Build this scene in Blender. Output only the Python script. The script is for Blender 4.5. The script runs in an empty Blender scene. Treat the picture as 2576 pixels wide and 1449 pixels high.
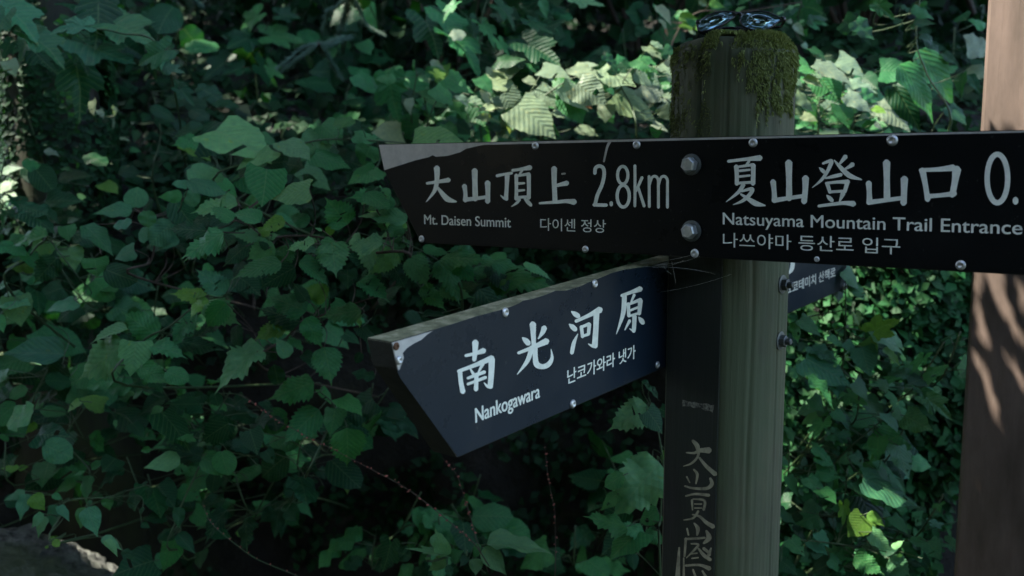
import bpy, bmesh, math, random
import numpy as np
from mathutils import Vector, Matrix, noise
random.seed(7); rng = np.random.default_rng(7)
R_ = math.radians
SC = bpy.context.scene
COL = SC.collection

# ------------------------------------------------------------------ camera, sky, sun, exposure
F = 2700.0; PITCH = R_(8.0); CAM = Vector((0, 0, 1.55))
FWD = Vector((0, math.cos(PITCH), -math.sin(PITCH))); UPV = Vector((0, math.sin(PITCH), math.cos(PITCH))); RGT = Vector((1, 0, 0))
cam_d = bpy.data.cameras.new('camera'); cam = bpy.data.objects.new('camera', cam_d); COL.objects.link(cam)
cam.location = CAM; cam.rotation_euler = (R_(90) - PITCH, 0, 0)
cam_d.sensor_width = 36; cam_d.lens = F / 2576 * 36; cam_d.clip_start = 0.05; cam_d.clip_end = 500
cam_d.dof.use_dof = True; cam_d.dof.focus_distance = 1.50; cam_d.dof.aperture_fstop = 4.6; cam_d.dof.aperture_blades = 7
SC.camera = cam
TO_SUN = Vector((-0.50, 0.10, 0.86)).normalized()
SUN_EL = math.asin(TO_SUN.z); SUN_AZ = math.atan2(TO_SUN.x, TO_SUN.y)
w = bpy.data.worlds.new('World'); SC.world = w; w.use_nodes = True
nt = w.node_tree; sky = nt.nodes.new('ShaderNodeTexSky'); sky.sky_type = 'NISHITA'; sky.sun_disc = False
sky.dust_density = 1.6; sky.ozone_density = .8; sky.sun_elevation = SUN_EL; sky.sun_rotation = SUN_AZ
bg = nt.nodes['Background']; bg.inputs['Strength'].default_value = 0.15
nt.links.new(sky.outputs[0], bg.inputs[0])
sl = bpy.data.lights.new('sun', 'SUN'); sl.energy = 3.6; sl.angle = R_(0.53); sl.color = (1, 0.93, 0.82)
sun = bpy.data.objects.new('sun', sl); COL.objects.link(sun)
sun.rotation_euler = TO_SUN.to_track_quat('Z', 'Y').to_euler(); sun.location = (0, 0, 10)
SC.view_settings.view_transform = 'Standard'; SC.view_settings.look = 'None'; SC.view_settings.gamma = 1
SC.view_settings.exposure = 2.75
SC.cycles.max_bounces = 8; SC.cycles.sample_clamp_indirect = 4; SC.cycles.use_denoising = True

# ------------------------------------------------------------------ photo pixel helpers (2576 x 1449 frame)
CR = {'O': (1, 0, 0), 'A': (.3333, 0, 0), 'B': (.3333, 515.2, 0), 'K': (.2667, 1094.8, 0), 'D': (.3556, 0, 450.8), 'E': (.3556, 450.8, 450.8),
      'F': (.3333, 0, 966), 'G': (.3333, 515.2, 966), 'H': (.3333, 1094.8, 966), 'I': (.5556, 1932, 644), 'J': (.2667, 1932, 0),
      '1': (.325, 901.6, 309.1), '2': (.35, 1674.4, 309.1), '3': (.3734, 901.6, 631.1), '4': (.2489, 1610, 0), '5': (.32, 1610, 631.1),
      '6': (.3334, 1610, 966), 'S': (.11, 1725.9, 0)}
def px(tag, x, y):
    s, ox, oy = CR[tag]; return ox + s * x, oy + s * y
def ray(x, y): return FWD + RGT * ((x - 1288) / F) - UPV * ((y - 724.5) / F)
def at(x, y, d): return CAM + ray(x, y) * d
def hit(x, y, plane, off=0.0):
    o, n = plane; r = ray(x, y); return CAM + r * ((o + n * off - CAM).dot(n) / r.dot(n))

# ------------------------------------------------------------------ object helpers
def tag(o, label=None, cat=None, group=None, kind=None):
    if label: o['label'] = label
    if cat: o['category'] = cat
    if group: o['group'] = group
    if kind: o['kind'] = kind
    return o
def link(name, me, mat=None, parent=None, loc=None):
    o = bpy.data.objects.new(name, me); COL.objects.link(o)
    if mat is not None and not me.materials: me.materials.append(mat)
    if parent is not None: o.parent = parent
    if loc is not None: o.location = loc
    return o
def empty(name, loc):
    o = bpy.data.objects.new(name, None); COL.objects.link(o); o.location = loc; o.empty_display_size = .05; return o
def mesh(name, vs, fs, smooth=False):
    me = bpy.data.meshes.new(name); me.from_pydata([tuple(v) for v in vs], [], fs); me.update()
    if smooth: me.shade_smooth()
    return me
def bm_mesh(name, bm, smooth=False):
    bmesh.ops.recalc_face_normals(bm, faces=bm.faces)
    me = bpy.data.meshes.new(name); bm.to_mesh(me); bm.free()
    if smooth: me.shade_smooth()
    return me
def frame_of(z, up=Vector((0, 0, 1))):
    z = z.normalized(); x = up.cross(z)
    if x.length < 1e-4: x = Vector((1, 0, 0)).cross(z)
    x.normalize(); return x, z.cross(x)
def tube(vs, fs, pts, rad, n=6):
    """append a tube along pts with radii rad"""
    base = len(vs); m = len(pts)
    for i, p in enumerate(pts):
        t = (pts[min(i + 1, m - 1)] - pts[max(i - 1, 0)])
        if t.length < 1e-9: t = Vector((0, 0, 1))
        x, y = frame_of(t, Vector((.13, .21, .97)).normalized())
        r = rad[i] if hasattr(rad, '__len__') else rad
        for k in range(n):
            a = 2 * math.pi * k / n; vs.append(p + x * math.cos(a) * r + y * math.sin(a) * r)
    for i in range(m - 1):
        for k in range(n):
            a = base + i * n + k; b = base + i * n + (k + 1) % n; fs.append((a, b, b + n, a + n))
    fs.append(tuple(base + k for k in range(n))[::-1]); fs.append(tuple(base + (m - 1) * n + k for k in range(n)))
def catmull(P, sub):
    if len(P) < 3: return list(P)
    out = []
    for i in range(len(P) - 1):
        p0 = P[max(i - 1, 0)]; p1 = P[i]; p2 = P[i + 1]; p3 = P[min(i + 2, len(P) - 1)]
        for s in range(sub):
            t = s / sub
            out.append(tuple(.5 * ((2 * b) + (c - a) * t + (2 * a - 5 * b + 4 * c - d) * t * t + (3 * b - a - 3 * c + d) * t ** 3) for a, b, c, d in zip(p0, p1, p2, p3)))
    out.append(tuple(P[-1])); return out

# ------------------------------------------------------------------ materials
class NT:
    def __init__(s, name):
        s.m = bpy.data.materials.new(name); s.m.use_nodes = True; s.t = s.m.node_tree; s.n = s.t.nodes
        s.b = s.n['Principled BSDF']; s.out = s.n['Material Output']
    def add(s, ty, **kw):
        nd = s.n.new('ShaderNode' + ty)
        for k, v in kw.items(): setattr(nd, k, v)
        return nd
    def l(s, a, b): s.t.links.new(a, b)
    def coord(s, kind='Object', scale=(1, 1, 1)):
        c = s.add('TexCoord'); mp = s.add('Mapping'); mp.inputs['Scale'].default_value = scale; s.l(c.outputs[kind], mp.inputs[0]); return mp.outputs[0]
    def noise(s, co, scale, detail=5, rough=.6):
        nd = s.add('TexNoise'); nd.inputs['Scale'].default_value = scale; nd.inputs['Detail'].default_value = detail; nd.inputs['Roughness'].default_value = rough
        s.l(co, nd.inputs['Vector']); return nd.outputs['Fac']
    def ramp(s, fac, stops):
        r = s.add('ValToRGB'); el = r.color_ramp.elements
        while len(el) < len(stops): el.new(.5)
        for e, (p, c) in zip(el, stops): e.position = p; e.color = (*c, 1) if len(c) == 3 else c
        s.l(fac, r.inputs[0]); return r.outputs[0]
    def mix(s, fac, a, b, blend='MIX'):
        m = s.add('MixRGB', blend_type=blend)
        for v, i in ((fac, 0), (a, 1), (b, 2)):
            if hasattr(v, 'is_linked') or hasattr(v, 'links'): s.l(v, m.inputs[i])
            elif i == 0: m.inputs[0].default_value = v
            else: m.inputs[i].default_value = (*v, 1)
        return m.outputs[0]
    def math(s, op, a, b=0.0):
        m = s.add('Math', operation=op)
        for v, i in ((a, 0), (b, 1)):
            if hasattr(v, 'links'): s.l(v, m.inputs[i])
            else: m.inputs[i].default_value = v
        return m.outputs[0]
    def bump(s, h, strength=.4, dist=.01):
        b = s.add('Bump'); b.inputs['Strength'].default_value = strength; b.inputs['Distance'].default_value = dist
        s.l(h, b.inputs['Height']); s.l(b.outputs[0], s.b.inputs['Normal'])
    def set(s, **kw):
        for k, v in kw.items():
            i = s.b.inputs[k.replace('_', ' ')]
            if hasattr(v, 'links'): s.l(v, i)
            else: i.default_value = (*v, 1) if isinstance(v, tuple) else v

def leaf_material(name, veins=True, colour=None, trans=.30, rough=.42):
    t = NT(name); oi = t.add('ObjectInfo')
    co = t.coord('Object')
    if colour is None:
        base = oi.outputs['Color']
    else:
        at_ = t.add('Attribute'); at_.attribute_name = 'tint'; base = t.mix(1.0, colour, at_.outputs['Color'], 'MULTIPLY')
    n = t.noise(co, 9 if colour is None else 3, 4)
    base = t.mix(t.ramp(n, [(.3, (0, 0, 0)), (.75, (1, 1, 1))]), t.mix(1, base, (.72, .78, .80), 'MULTIPLY'), t.mix(1, base, (1.22, 1.15, 1.0), 'MULTIPLY'))
    if veins:
        uv = t.add('TexCoord'); sep = t.add('SeparateXYZ'); t.l(uv.outputs['UV'], sep.inputs[0])
        u = t.math('ABSOLUTE', t.math('SUBTRACT', sep.outputs[0], .5))
        ph = t.math('SUBTRACT', t.math('MULTIPLY', sep.outputs[1], 8.0), t.math('MULTIPLY', u, 6.5))
        fr = t.math('ABSOLUTE', t.math('SUBTRACT', t.math('FRACT', ph), .5))
        side = t.math('GREATER_THAN', .055, fr); mid = t.math('GREATER_THAN', .014, u)
        v = t.math('MAXIMUM', side, mid)
        base = t.mix(t.math('MULTIPLY', v, .26), base, (.16, .23, .10))
        rn = t.add('TexNoise', noise_dimensions='4D'); rn.inputs['Scale'].default_value = 7; rn.inputs['Detail'].default_value = 4; t.l(co, rn.inputs['Vector']); t.l(t.math('MULTIPLY', oi.outputs['Random'], 40.0), rn.inputs['W'])
        base = t.mix(t.ramp(rn.outputs['Fac'], [(.62, (0, 0, 0)), (.72, (.7, .7, .7))]), base, t.mix(1, base, (1.7, 1.1, .55), 'MULTIPLY'))
        base = t.mix(t.ramp(rn.outputs['Fac'], [(.735, (0, 0, 0)), (.76, (.85, .85, .85))]), base, (.055, .045, .02))
        hump = t.math('SUBTRACT', 1.0, t.math('MULTIPLY', t.math('POWER', t.math('MULTIPLY', fr, 2.0), 1.0), 1.0))
        t.bump(t.math('ADD', t.math('MULTIPLY', hump, -.8), t.math('MULTIPLY', t.noise(co, 40, 3), .5)), .22, .008)
    t.set(Base_Color=base, Roughness=rough); t.b.inputs['Specular IOR Level'].default_value = .16
    tr = t.add('BsdfTranslucent'); mx = t.add('MixShader'); mx.inputs[0].default_value = trans
    t.l(t.mix(1, base, (1.5, 1.7, .55), 'MULTIPLY'), tr.inputs[0])
    t.l(t.b.outputs[0], mx.inputs[1]); t.l(tr.outputs[0], mx.inputs[2]); t.l(mx.outputs[0], t.out.inputs[0])
    return t.m
M = {}
M['leaf'] = leaf_material('leaf')
M['cover'] = leaf_material('ground_cover_leaf', False, (.007, .038, .011), .2, .6)
M['crown'] = leaf_material('tree_leaf', False, (.045, .085, .025), .25, .5)
M['needle'] = leaf_material('conifer_needle', False, (.05, .10, .07), .1, .5)
M['moss'] = leaf_material('moss', False, (.17, .20, .075), .15, .85)
def wood(name, a, b, c, stain=None, scale=6.0, rough=.8):
    t = NT(name); co = t.coord('Object', (scale * 3, scale * 3, scale * .18)); n = t.noise(co, 3, 8, .65)
    n2 = t.noise(t.coord('Object', (1, 1, .35)), 14, 6, .6)
    col = t.ramp(n, [(.25, a), (.5, b), (.78, c)])
    col = t.mix(t.ramp(n2, [(.38, (0, 0, 0)), (.66, (1, 1, 1))]), t.mix(1, col, (.55, .55, .52), 'MULTIPLY'), col)
    if stain:
        s = t.noise(t.coord('Object', (1, 1, .6)), 7, 7, .7); col = t.mix(t.ramp(s, [(.40, (0, 0, 0)), (.58, (.9, .9, .9))]), col, stain)
    t.set(Base_Color=col, Roughness=rough); t.bump(n, .4, .005); return t.m
M['post'] = wood('weathered_post_wood', (.030, .031, .015), (.062, .063, .029), (.102, .100, .050), (.036, .050, .018), 4.0)
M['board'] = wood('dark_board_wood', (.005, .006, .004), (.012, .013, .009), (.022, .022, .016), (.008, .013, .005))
M['timber'] = wood('planed_timber', (.12, .083, .064), (.152, .109, .087), (.184, .133, .108), None, 3, .7)
def simple(name, col, rough=.5, metal=0.0, noise_amt=.25, scale=30, bump=.15, spec=.5):
    t = NT(name); co = t.coord('Object'); n = t.noise(co, scale, 6, .65)
    lo = tuple(c * (1 - noise_amt) for c in col); hi = tuple(min(1, c * (1 + noise_amt)) for c in col)
    t.set(Base_Color=t.ramp(n, [(.3, lo), (.7, hi)]), Roughness=rough, Metallic=metal); t.b.inputs['Specular IOR Level'].default_value = spec
    if bump: t.bump(n, bump, .002)
    return t.m
def film(name, col, dirt, rough, spec=.4):
    t = NT(name); co = t.coord('Object'); n = t.noise(co, 5, 8, .72); f = t.noise(co, 160, 2, .5)
    spots = t.ramp(f, [(.70, (0, 0, 0)), (.76, (.6, .6, .6))]); d = t.ramp(n, [(.58, (0, 0, 0)), (.75, (.45, .45, .45))])
    c = t.mix(d, col, dirt); c = t.mix(t.math('MULTIPLY', spots, .35), c, (.1, .1, .09))
    t.set(Base_Color=c, Roughness=t.ramp(n, [(.35, (rough,) * 3), (.7, (rough + .25,) * 3)])); t.b.inputs['Specular IOR Level'].default_value = spec
    t.bump(n, .08, .004); return t.m
M['film'] = film('black_film', (.003, .004, .0045), (.010, .010, .008), .24, .12)
M['navy'] = film('sky_tinted_film', (.007, .0145, .024), (.03, .028, .022), .2, .3)  # blue of the reflected sky put into the film colour
M['alu'] = simple('bare_aluminium_sheet', (.42, .41, .38), .5, .3, .15, 60)
M['print'] = simple('off_white_print', (.68, .70, .60), .6, 0, .12, 90, 0)
M['carved'] = simple('pale_carved_wood', (.25, .24, .155), .8, 0, .5, 60)
t = NT('faded_paper_strip'); n = t.noise(t.coord('Object'), 130, 6, .7)
t.set(Base_Color=t.ramp(n, [(.40, (.015, .016, .012)), (.58, (.20, .20, .15))]), Roughness=.85); M['strip'] = t.m
M['steel'] = simple('dull_steel', (.55, .55, .52), .42, .75, .25, 80)
M['rusty'] = simple('rusty_metal', (.10, .045, .018), .8, .2, .5, 120)
M['dark_steel'] = simple('dark_galvanised_steel', (.10, .11, .105), .5, .7, .3, 90)
M['bolt'] = simple('worn_bolt_steel', (.42, .44, .43), .38, .7, .3, 90)
M['plastic'] = simple('black_plastic', (.008, .009, .012), .22, 0, .1, 30, 0)
t = NT('mirror_lens'); t.set(Base_Color=(.20, .31, .33), Roughness=.08, Metallic=.9); M['lens'] = t.m
M['stem'] = simple('green_stem', (.03, .06, .018), .6, 0, .3, 40)
M['twig'] = simple('brown_twig', (.05, .034, .02), .8, 0, .3, 40)
M['bud'] = simple('red_bud', (.24, .062, .042), .6, 0, .4, 40)
M['bark'] = wood('tree_bark', (.008, .007, .005), (.018, .016, .010), (.032, .028, .018), (.02, .03, .008))
t = NT('bank_soil'); co = t.coord('Object'); n = t.noise(co, 3.2, 8, .7); n2 = t.noise(co, 28, 6, .7)
c = t.ramp(n, [(.35, (.009, .007, .005)), (.52, (.014, .013, .007)), (.66, (.026, .034, .010))]); c = t.mix(t.ramp(n2, [(.3, (0, 0, 0)), (.7, (1, 1, 1))]), t.mix(1, c, (.4, .4, .4), 'MULTIPLY'), c)
t.set(Base_Color=c, Roughness=.95); t.bump(n2, .9, .05); M['soil'] = t.m
t = NT('forest_floor'); co = t.coord('Object'); n = t.noise(co, 2.2, 8, .7)
t.set(Base_Color=t.ramp(n, [(.3, (.014, .016, .008)), (.6, (.028, .036, .013)), (.75, (.04, .045, .02))]), Roughness=.95); t.bump(n, .6, .05); M['forest_floor'] = t.m
t = NT('lichen_rock'); co = t.coord('Object'); n = t.noise(co, 4, 9, .7); n2 = t.noise(co, 34, 7, .7); n3 = t.noise(co, 2.3, 6, .7)
c = t.ramp(n2, [(.36, (.02, .022, .02)), (.46, (.10, .105, .09)), (.6, (.19, .2, .17)), (.72, (.34, .35, .31))])
c = t.mix(t.ramp(n3, [(.42, (0, 0, 0)), (.56, (.8, .8, .8))]), c, (.06, .085, .03)); t.set(Base_Color=c, Roughness=.95); t.bump(n2, .9, .03); M['rock'] = t.m
# lichen-grown timber: growth sits on the upper faces
t = NT('lichened_board_wood'); co = t.coord('Object'); n = t.noise(co, 45, 7, .7); n2 = t.noise(co, 12, 6, .6)
g = t.add('NewGeometry'); sp = t.add('SeparateXYZ'); t.l(g.outputs['Normal'], sp.inputs[0])
lich = t.ramp(n, [(.32, (.05, .055, .025)), (.5, (.15, .155, .075)), (.66, (.33, .31, .20))])
dark = t.ramp(n2, [(.3, (.012, .014, .009)), (.7, (.035, .036, .024))])
t.set(Base_Color=t.mix(t.ramp(sp.outputs[2], [(.45, (0, 0, 0)), (.7, (1, 1, 1))]), dark, lich), Roughness=.9); t.bump(n, .8, .004); M['lichen_board'] = t.m

# ------------------------------------------------------------------ setting: ground and bank
def sstep(a, b, x):
    x = min(1, max(0, (x - a) / (b - a))); return x * x * (3 - 2 * x)
LEDGE = 1.36
def bank_point(x, s):
    """s runs up the profile: 0..1 steep face, 1.. upper slope"""
    nz = noise.noise(Vector((x * 1.3, s * 2.2, 3.1))) * .16 + noise.noise(Vector((x * 4, s * 7, 9))) * .06 + noise.noise(Vector((x * 11, s * 17, 1))) * .025
    near = .36 * sstep(.40, .62, x)
    deep = .42 * sstep(-.05, -.3, x) * sstep(-1.3, -.9, x)
    if s <= 1:
        z = LEDGE * s * (1 - .85 * sstep(1.5, 3.2, x)); y = 2.72 + .14 * s - near * (1 - .3 * s) + deep * (1 - s) + nz
        return Vector((x, y, z))
    k = s - 1
    return Vector((x, 2.86 - near * .7 + k * 2.9 + nz * (1 + k) * .6, LEDGE + (k * 1.12 + nz * (1 + k) * .7) * (1 - .97 * sstep(1.7, 3.4, x))))
def bank_y(x, z):
    return bank_point(x, z / LEDGE if z <= LEDGE else 1 + (z - LEDGE) / 1.12).y
xs = np.linspace(-7, 7, 281); ss = np.concatenate([np.linspace(-.05, 1, 60), np.linspace(1.02, 1.6, 24), np.linspace(1.66, 6, 50)])
vs = [bank_point(float(x), float(s)) for s in ss for x in xs]; nx = len(xs)
fs = [(j * nx + i, j * nx + i + 1, (j + 1) * nx + i + 1, (j + 1) * nx + i) for j in range(len(ss) - 1) for i in range(nx - 1)]
bank = link('bank', mesh('bank', vs, fs, True), M['soil']); tag(bank, 'dark mossy earth bank rising behind the signpost', 'bank', kind='structure')
g = link('ground', mesh('ground', [(-90, -90, 0), (90, -90, 0), (90, 90, 0), (-90, 90, 0)], [(0, 1, 2, 3)]), M['forest_floor'])
tag(g, 'bare shaded earth of the trail floor', 'ground', kind='structure')

# ------------------------------------------------------------------ leaf meshes (base at origin, +Y to tip, +Z upper side, width 1, length 1)
def leaf_rows(kind):
    rows = []                                                     # (midrib y, outer x, outer y)
    if kind in 'NB':
        n = 22 if kind == 'N' else 11
        for i in range(n + 1):
            tt = i / n
            wv = math.sin(math.pi * tt ** .62) ** .8 if 0 < tt < 1 else 0
            wv *= (1 - .55 * sstep(.62, .95, tt))
            oy = tt - .05 * wv
            if kind == 'N':
                if tt > .86: wv *= .45
                elif i % 2 == 1: wv *= 1.05; oy += .025
                else: wv *= .86; oy -= .012
            rows.append((tt, .5 * wv / .94, oy))
    elif kind in 'HR':
        n = 14
        for i in range(n + 1):
            tt = i / n; a = math.pi * (1 - tt)                         # round outline traced from the back to the tip
            if kind == 'H':
                wv = math.sin(math.pi * min(1, tt * .97 + .03) ** .52) ** .75 if tt < 1 else 0
                oy = tt - .17 * (1 - sstep(0, .45, tt)) * (1 if i else 0.2); wv *= (1 - .45 * sstep(.6, .96, tt))
                if 0 < i < n: wv *= 1 + .03 * (-1) ** i
            else:
                wv = math.sin(math.pi * (tt * .96 + .02) ** .85) ** .6; oy = tt - .04 * (1 - tt)
                if tt > .9: wv *= .6
                if i == n: wv = 0
            rows.append((tt, .5 * wv, oy))
    return rows
def leaf_mesh(kind, var):
    rs = random.Random(hash((kind, var)) if False else ord(kind) * 31 + var)
    curl = rs.uniform(-.05, .42); fold = rs.uniform(.08, .55); wav = rs.uniform(.01, .06); side = rs.uniform(-.13, .13); ph = rs.uniform(0, 6)
    if kind in 'HR': curl *= .6; fold *= .5
    vs, fs, uvs = [], [], []
    def P(x, y):
        z = -curl * y * y + fold * abs(x) * (1 - .4 * y) - .35 * x * x + wav * math.sin(14 * y + ph + 5 * x) * abs(x) * 3
        return (x + side * y * y, y, z)
    if kind in 'NBHR':
        rows = leaf_rows(kind); fr = (1, .5, 0, .5, 1); m = len(rows)
        for my, ox, oy in rows:
            for k, f in enumerate(fr):
                sx = -1 if k < 2 else 1; x = sx * ox * f; y = my + (oy - my) * f
                vs.append(P(x, y)); uvs.append((.5 + x, y))
        for i in range(m - 1):
            for k in range(4):
                a = i * 5 + k; fs.append((a, a + 1, a + 6, a + 5))
    else:                                                          # lobed leaves, polar round the stalk
        if kind == 'V': lobes = [(0, 1.0, .55), (52, .84, .5), (-52, .84, .5), (108, .62, .5), (-108, .62, .5)]; c0 = .46; p = 1.3
        else: lobes = [(0, 1.0, .40), (40, .86, .36), (-40, .86, .36), (84, .6, .36), (-84, .6, .36)]; c0 = .3; p = 1.15
        na = 60; lim = 150 if kind == 'V' else 112
        ctr = (0, .05)
        ring = []
        for i in range(na + 1):
            th = -lim + 2 * lim * i / na; r = c0 * (.75 if abs(th) > 125 else 1)
            for a, L, wd in lobes:
                d = abs(th - a) / 57.3 / wd
                r = max(r, c0 + (L - c0) * max(0, 1 - d ** p)) if d < 1 else r
            if kind == 'V': r *= 1 + .035 * (-1) ** i
            ring.append((r * math.sin(th / 57.3) * .62, r * math.cos(th / 57.3)))
        vs.append(P(*ctr)); uvs.append((.5, 0))
        for f in (.5, 1):
            for x, y in ring: vs.append(P(x * f, ctr[1] + (y - ctr[1]) * f)); uvs.append((.5 + x * f, y * f))
        n1 = na + 1
        for i in range(na):
            fs.append((0, 1 + i + 1, 1 + i)); a = 1 + i; b = 1 + n1 + i; fs.append((a, a + 1, b + 1, b))
    if var % 3 == 2 and kind in 'NHV':                               # insect holes
        for _ in range(2): fs.pop(rs.randrange(len(fs) // 5, len(fs) * 3 // 4))
    me = bpy.data.meshes.new('leaf_' + kind); me.from_pydata(vs, [], fs); uvl = me.uv_layers.new(name='uv')
    for lp in me.loops: uvl.data[lp.index].uv = uvs[lp.vertex_index]
    me.shade_smooth(); me.materials.append(M['leaf']); return me
WK = {'N': .62, 'B': .52, 'H': .95, 'R': .85, 'V': 1.05, 'M': 1.15}
LEAVES = {k: [leaf_mesh(k, v) for v in range(9)] for k in 'NBHRVM'}
TINT = {'g': (.033, .148, .050), 'b': (.040, .146, .076), 'y': (.085, .200, .034), 'd': (.006, .048, .018), 'l': (.086, .222, .096), 's': (.165, .232, .152), 'r': (.16, .07, .03)}  # s and d put sunlight and shade into the leaf colour
def leaf_obj(kind, base, tip, wr, root, tint='g', face=None):
    """a leaf from base to tip; wr = apparent width/length; it turns towards the light as far as that width allows"""
    ax = tip - base; L = ax.length; a = ax / L
    tc = (CAM - base).normalized(); v = (tc - a * tc.dot(a)).normalized(); s = a.cross(v)
    if s.z < 0: s = -s
    wk = WK[kind]; c = max(.22, min(1, wr / wk)); nrm = v * c + s * math.sqrt(1 - c * c)
    nrm += Vector([random.uniform(-.14, .14) for _ in range(3)]); nrm = (nrm - a * nrm.dot(a)).normalized()
    if nrm.dot(tc) < 0: nrm = -nrm
    x = a.cross(nrm)
    me = random.choice(LEAVES[kind]); o = bpy.data.objects.new('leaf', me); COL.objects.link(o); o.parent = root
    W = max(wk, min(wr, wk * 1.5)) * L
    mt = Matrix((x, a, nrm)).transposed().to_4x4() @ Matrix.Diagonal((W, L, L, 1)); mt.translation = base - root.location
    o.matrix_basis = mt
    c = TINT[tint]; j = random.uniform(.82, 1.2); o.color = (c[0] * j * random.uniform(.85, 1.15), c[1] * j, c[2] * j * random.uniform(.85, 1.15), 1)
    return o
def plant(name, label, d, leaves, cat='plant', group=None, stem=None, root=None, spread=.10, stem_mat='stem', thick=.0022, extra=.55):
    """leaves: string list 'kind tag bx by tx ty w [tint] [dd]' traced on the photograph; d is the plant's depth on the bank"""
    items = []
    if cat in ('seedling', 'shrub', 'sapling') or 'knotweed' in name: extra = 0
    for ln in leaves.strip().split(';'):
        f = ln.split()
        if not f: continue
        k, tg = f[0], f[1]; bx, by, tx, ty, wr = map(float, f[2:7]); tint = f[7] if len(f) > 7 else 'g'; dd = float(f[8]) if len(f) > 8 else 0
        b = px(tg, bx, by); q = px(tg, tx, ty); d1 = d + dd + random.uniform(-spread, spread)
        L = math.hypot(q[0] - b[0], q[1] - b[1]) * d1 / F
        B = at(b[0], b[1], d1); T = at(q[0], q[1], d1 - L * random.uniform(-.1, .55)); items.append((k, B, T, wr, tint))
        if random.random() < extra:                                     # a neighbouring leaf on the same shoot, a little deeper
            ox, oy, ro = random.uniform(-45, 45), random.uniform(-5, 60), random.uniform(-.9, .9); vx, vy = (q[0] - b[0]) * random.uniform(.6, 1), (q[1] - b[1]) * random.uniform(.6, 1)
            vx, vy = vx * math.cos(ro) - vy * math.sin(ro), vx * math.sin(ro) + vy * math.cos(ro); d2 = d1 + random.uniform(.04, .14)
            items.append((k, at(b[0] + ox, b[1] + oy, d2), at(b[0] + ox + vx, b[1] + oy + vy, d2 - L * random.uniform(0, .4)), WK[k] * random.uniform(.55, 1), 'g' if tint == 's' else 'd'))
    cen = sum((i[1] for i in items), Vector()) / len(items); lo = min(i[1].z for i in items)
    if root is None:
        rz = max(.02, lo - .22); root = Vector((cen.x + random.uniform(-.05, .05), bank_y(cen.x, rz) - .01, rz))
    r = empty(name, root); tag(r, label, cat, group)
    vs, fs = [], []
    top = max(items, key=lambda i: (i[1] - root).length)[1]
    main = [px(stem[0], x, y) for x, y in stem[1:]] if stem else None
    if main:
        pts = [at(x, y, d + .02) for x, y in main]; pts = [root] + pts if (pts[0] - root).length < (pts[-1] - root).length else [root] + pts[::-1]
    else:
        mid = (root + cen) / 2 + Vector((0, -.05, .03)); pts = [root, mid, cen + Vector((0, .03, -.02)), top]
    pts = [Vector(p) for p in catmull([tuple(p) for p in pts], 6)]; n = len(pts)
    tube(vs, fs, [p - root for p in pts], [thick * (1.25 - .7 * i / n) for i in range(n)], 6)
    for k, B, T, wr, tint in items:
        q = min(pts, key=lambda p: (p - B).length)
        if (q - B).length > .16: q = B + (q - B).normalized() * .06 + Vector((0, .03, -.02))
        if (q - B).length > .004:
            dq = (q - B).length; m = (q + B) / 2 + Vector((0, .05 + .7 * max(0, dq - .08), -.12 * dq))
            pp = [Vector(p) for p in catmull([tuple(q), tuple(m), tuple(B)], 4)]
            tube(vs, fs, [p - root for p in pp], thick * .45, 5)
        leaf_obj(k, B, T, wr, r, tint)
    link('stem', mesh('stem', vs, fs, True), M[stem_mat], r); return r

# ------------------------------------------------------------------ signpost
PX = (1830 - 1288) / F * 1.6; PY = at(1830, 724, 1.6).y; RP = .0884
ZTOP = at(1849, 92, 1.53).z
signpost = empty('trail_signpost', (PX, PY, 0)); tag(signpost, 'round weathered wooden trail signpost with moss on top carrying two dark direction boards', 'signpost')
def cam_dir(x, y): return (RGT * x + UPV * (-y) + FWD * F).normalized()
D1 = cam_dir(-3611, -292); D2 = cam_dir(2250, -612)
def plane_n(d):
    n = d.cross(Vector((0, 0, 1))).normalized(); up = n.cross(d)
    if n.dot(FWD) > 0: n = -n
    return n
N1 = plane_n(D1); N2 = plane_n(D2)
AX = lambda z: Vector((PX, PY, z))
PL1 = (AX(1.45) + N1 * (RP + .018), N1); PL2 = (AX(1.3) - N2 * (RP - .012), N2)
NF = Vector((-.80, -.60, 0)).normalized(); FLAT = RP * .80
def post_r(a, z):
    r = RP * (1 + .010 * noise.noise(Vector((math.cos(a) * 2, math.sin(a) * 2, z * .8))))
    g1 = noise.noise(Vector((math.cos(a) * 16, math.sin(a) * 16, z * 1.1))); r -= .0009 * max(0, g1) ** .5
    r -= .0009 * abs(noise.noise(Vector((math.cos(a) * 42, math.sin(a) * 42, z * 3))))
    return r
NA = 220; zs = list(np.linspace(0, ZTOP - .03, 150)); vs, fs = [], []
crack = math.atan2(-.74, -.67)
for z in zs + [None] * 8:
    pass
prof = [(z, 1.0) for z in zs] + [(ZTOP - .03 + .026 * math.sin(t_), 1 - .30 * (1 - math.cos(t_))) for t_ in np.linspace(.2, math.pi / 2, 8)] + [(ZTOP - .0015, .45), (ZTOP + .001, .2)]
ZF = hit(1740, 700, (AX(1.2) + NF * FLAT, NF)).z
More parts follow.
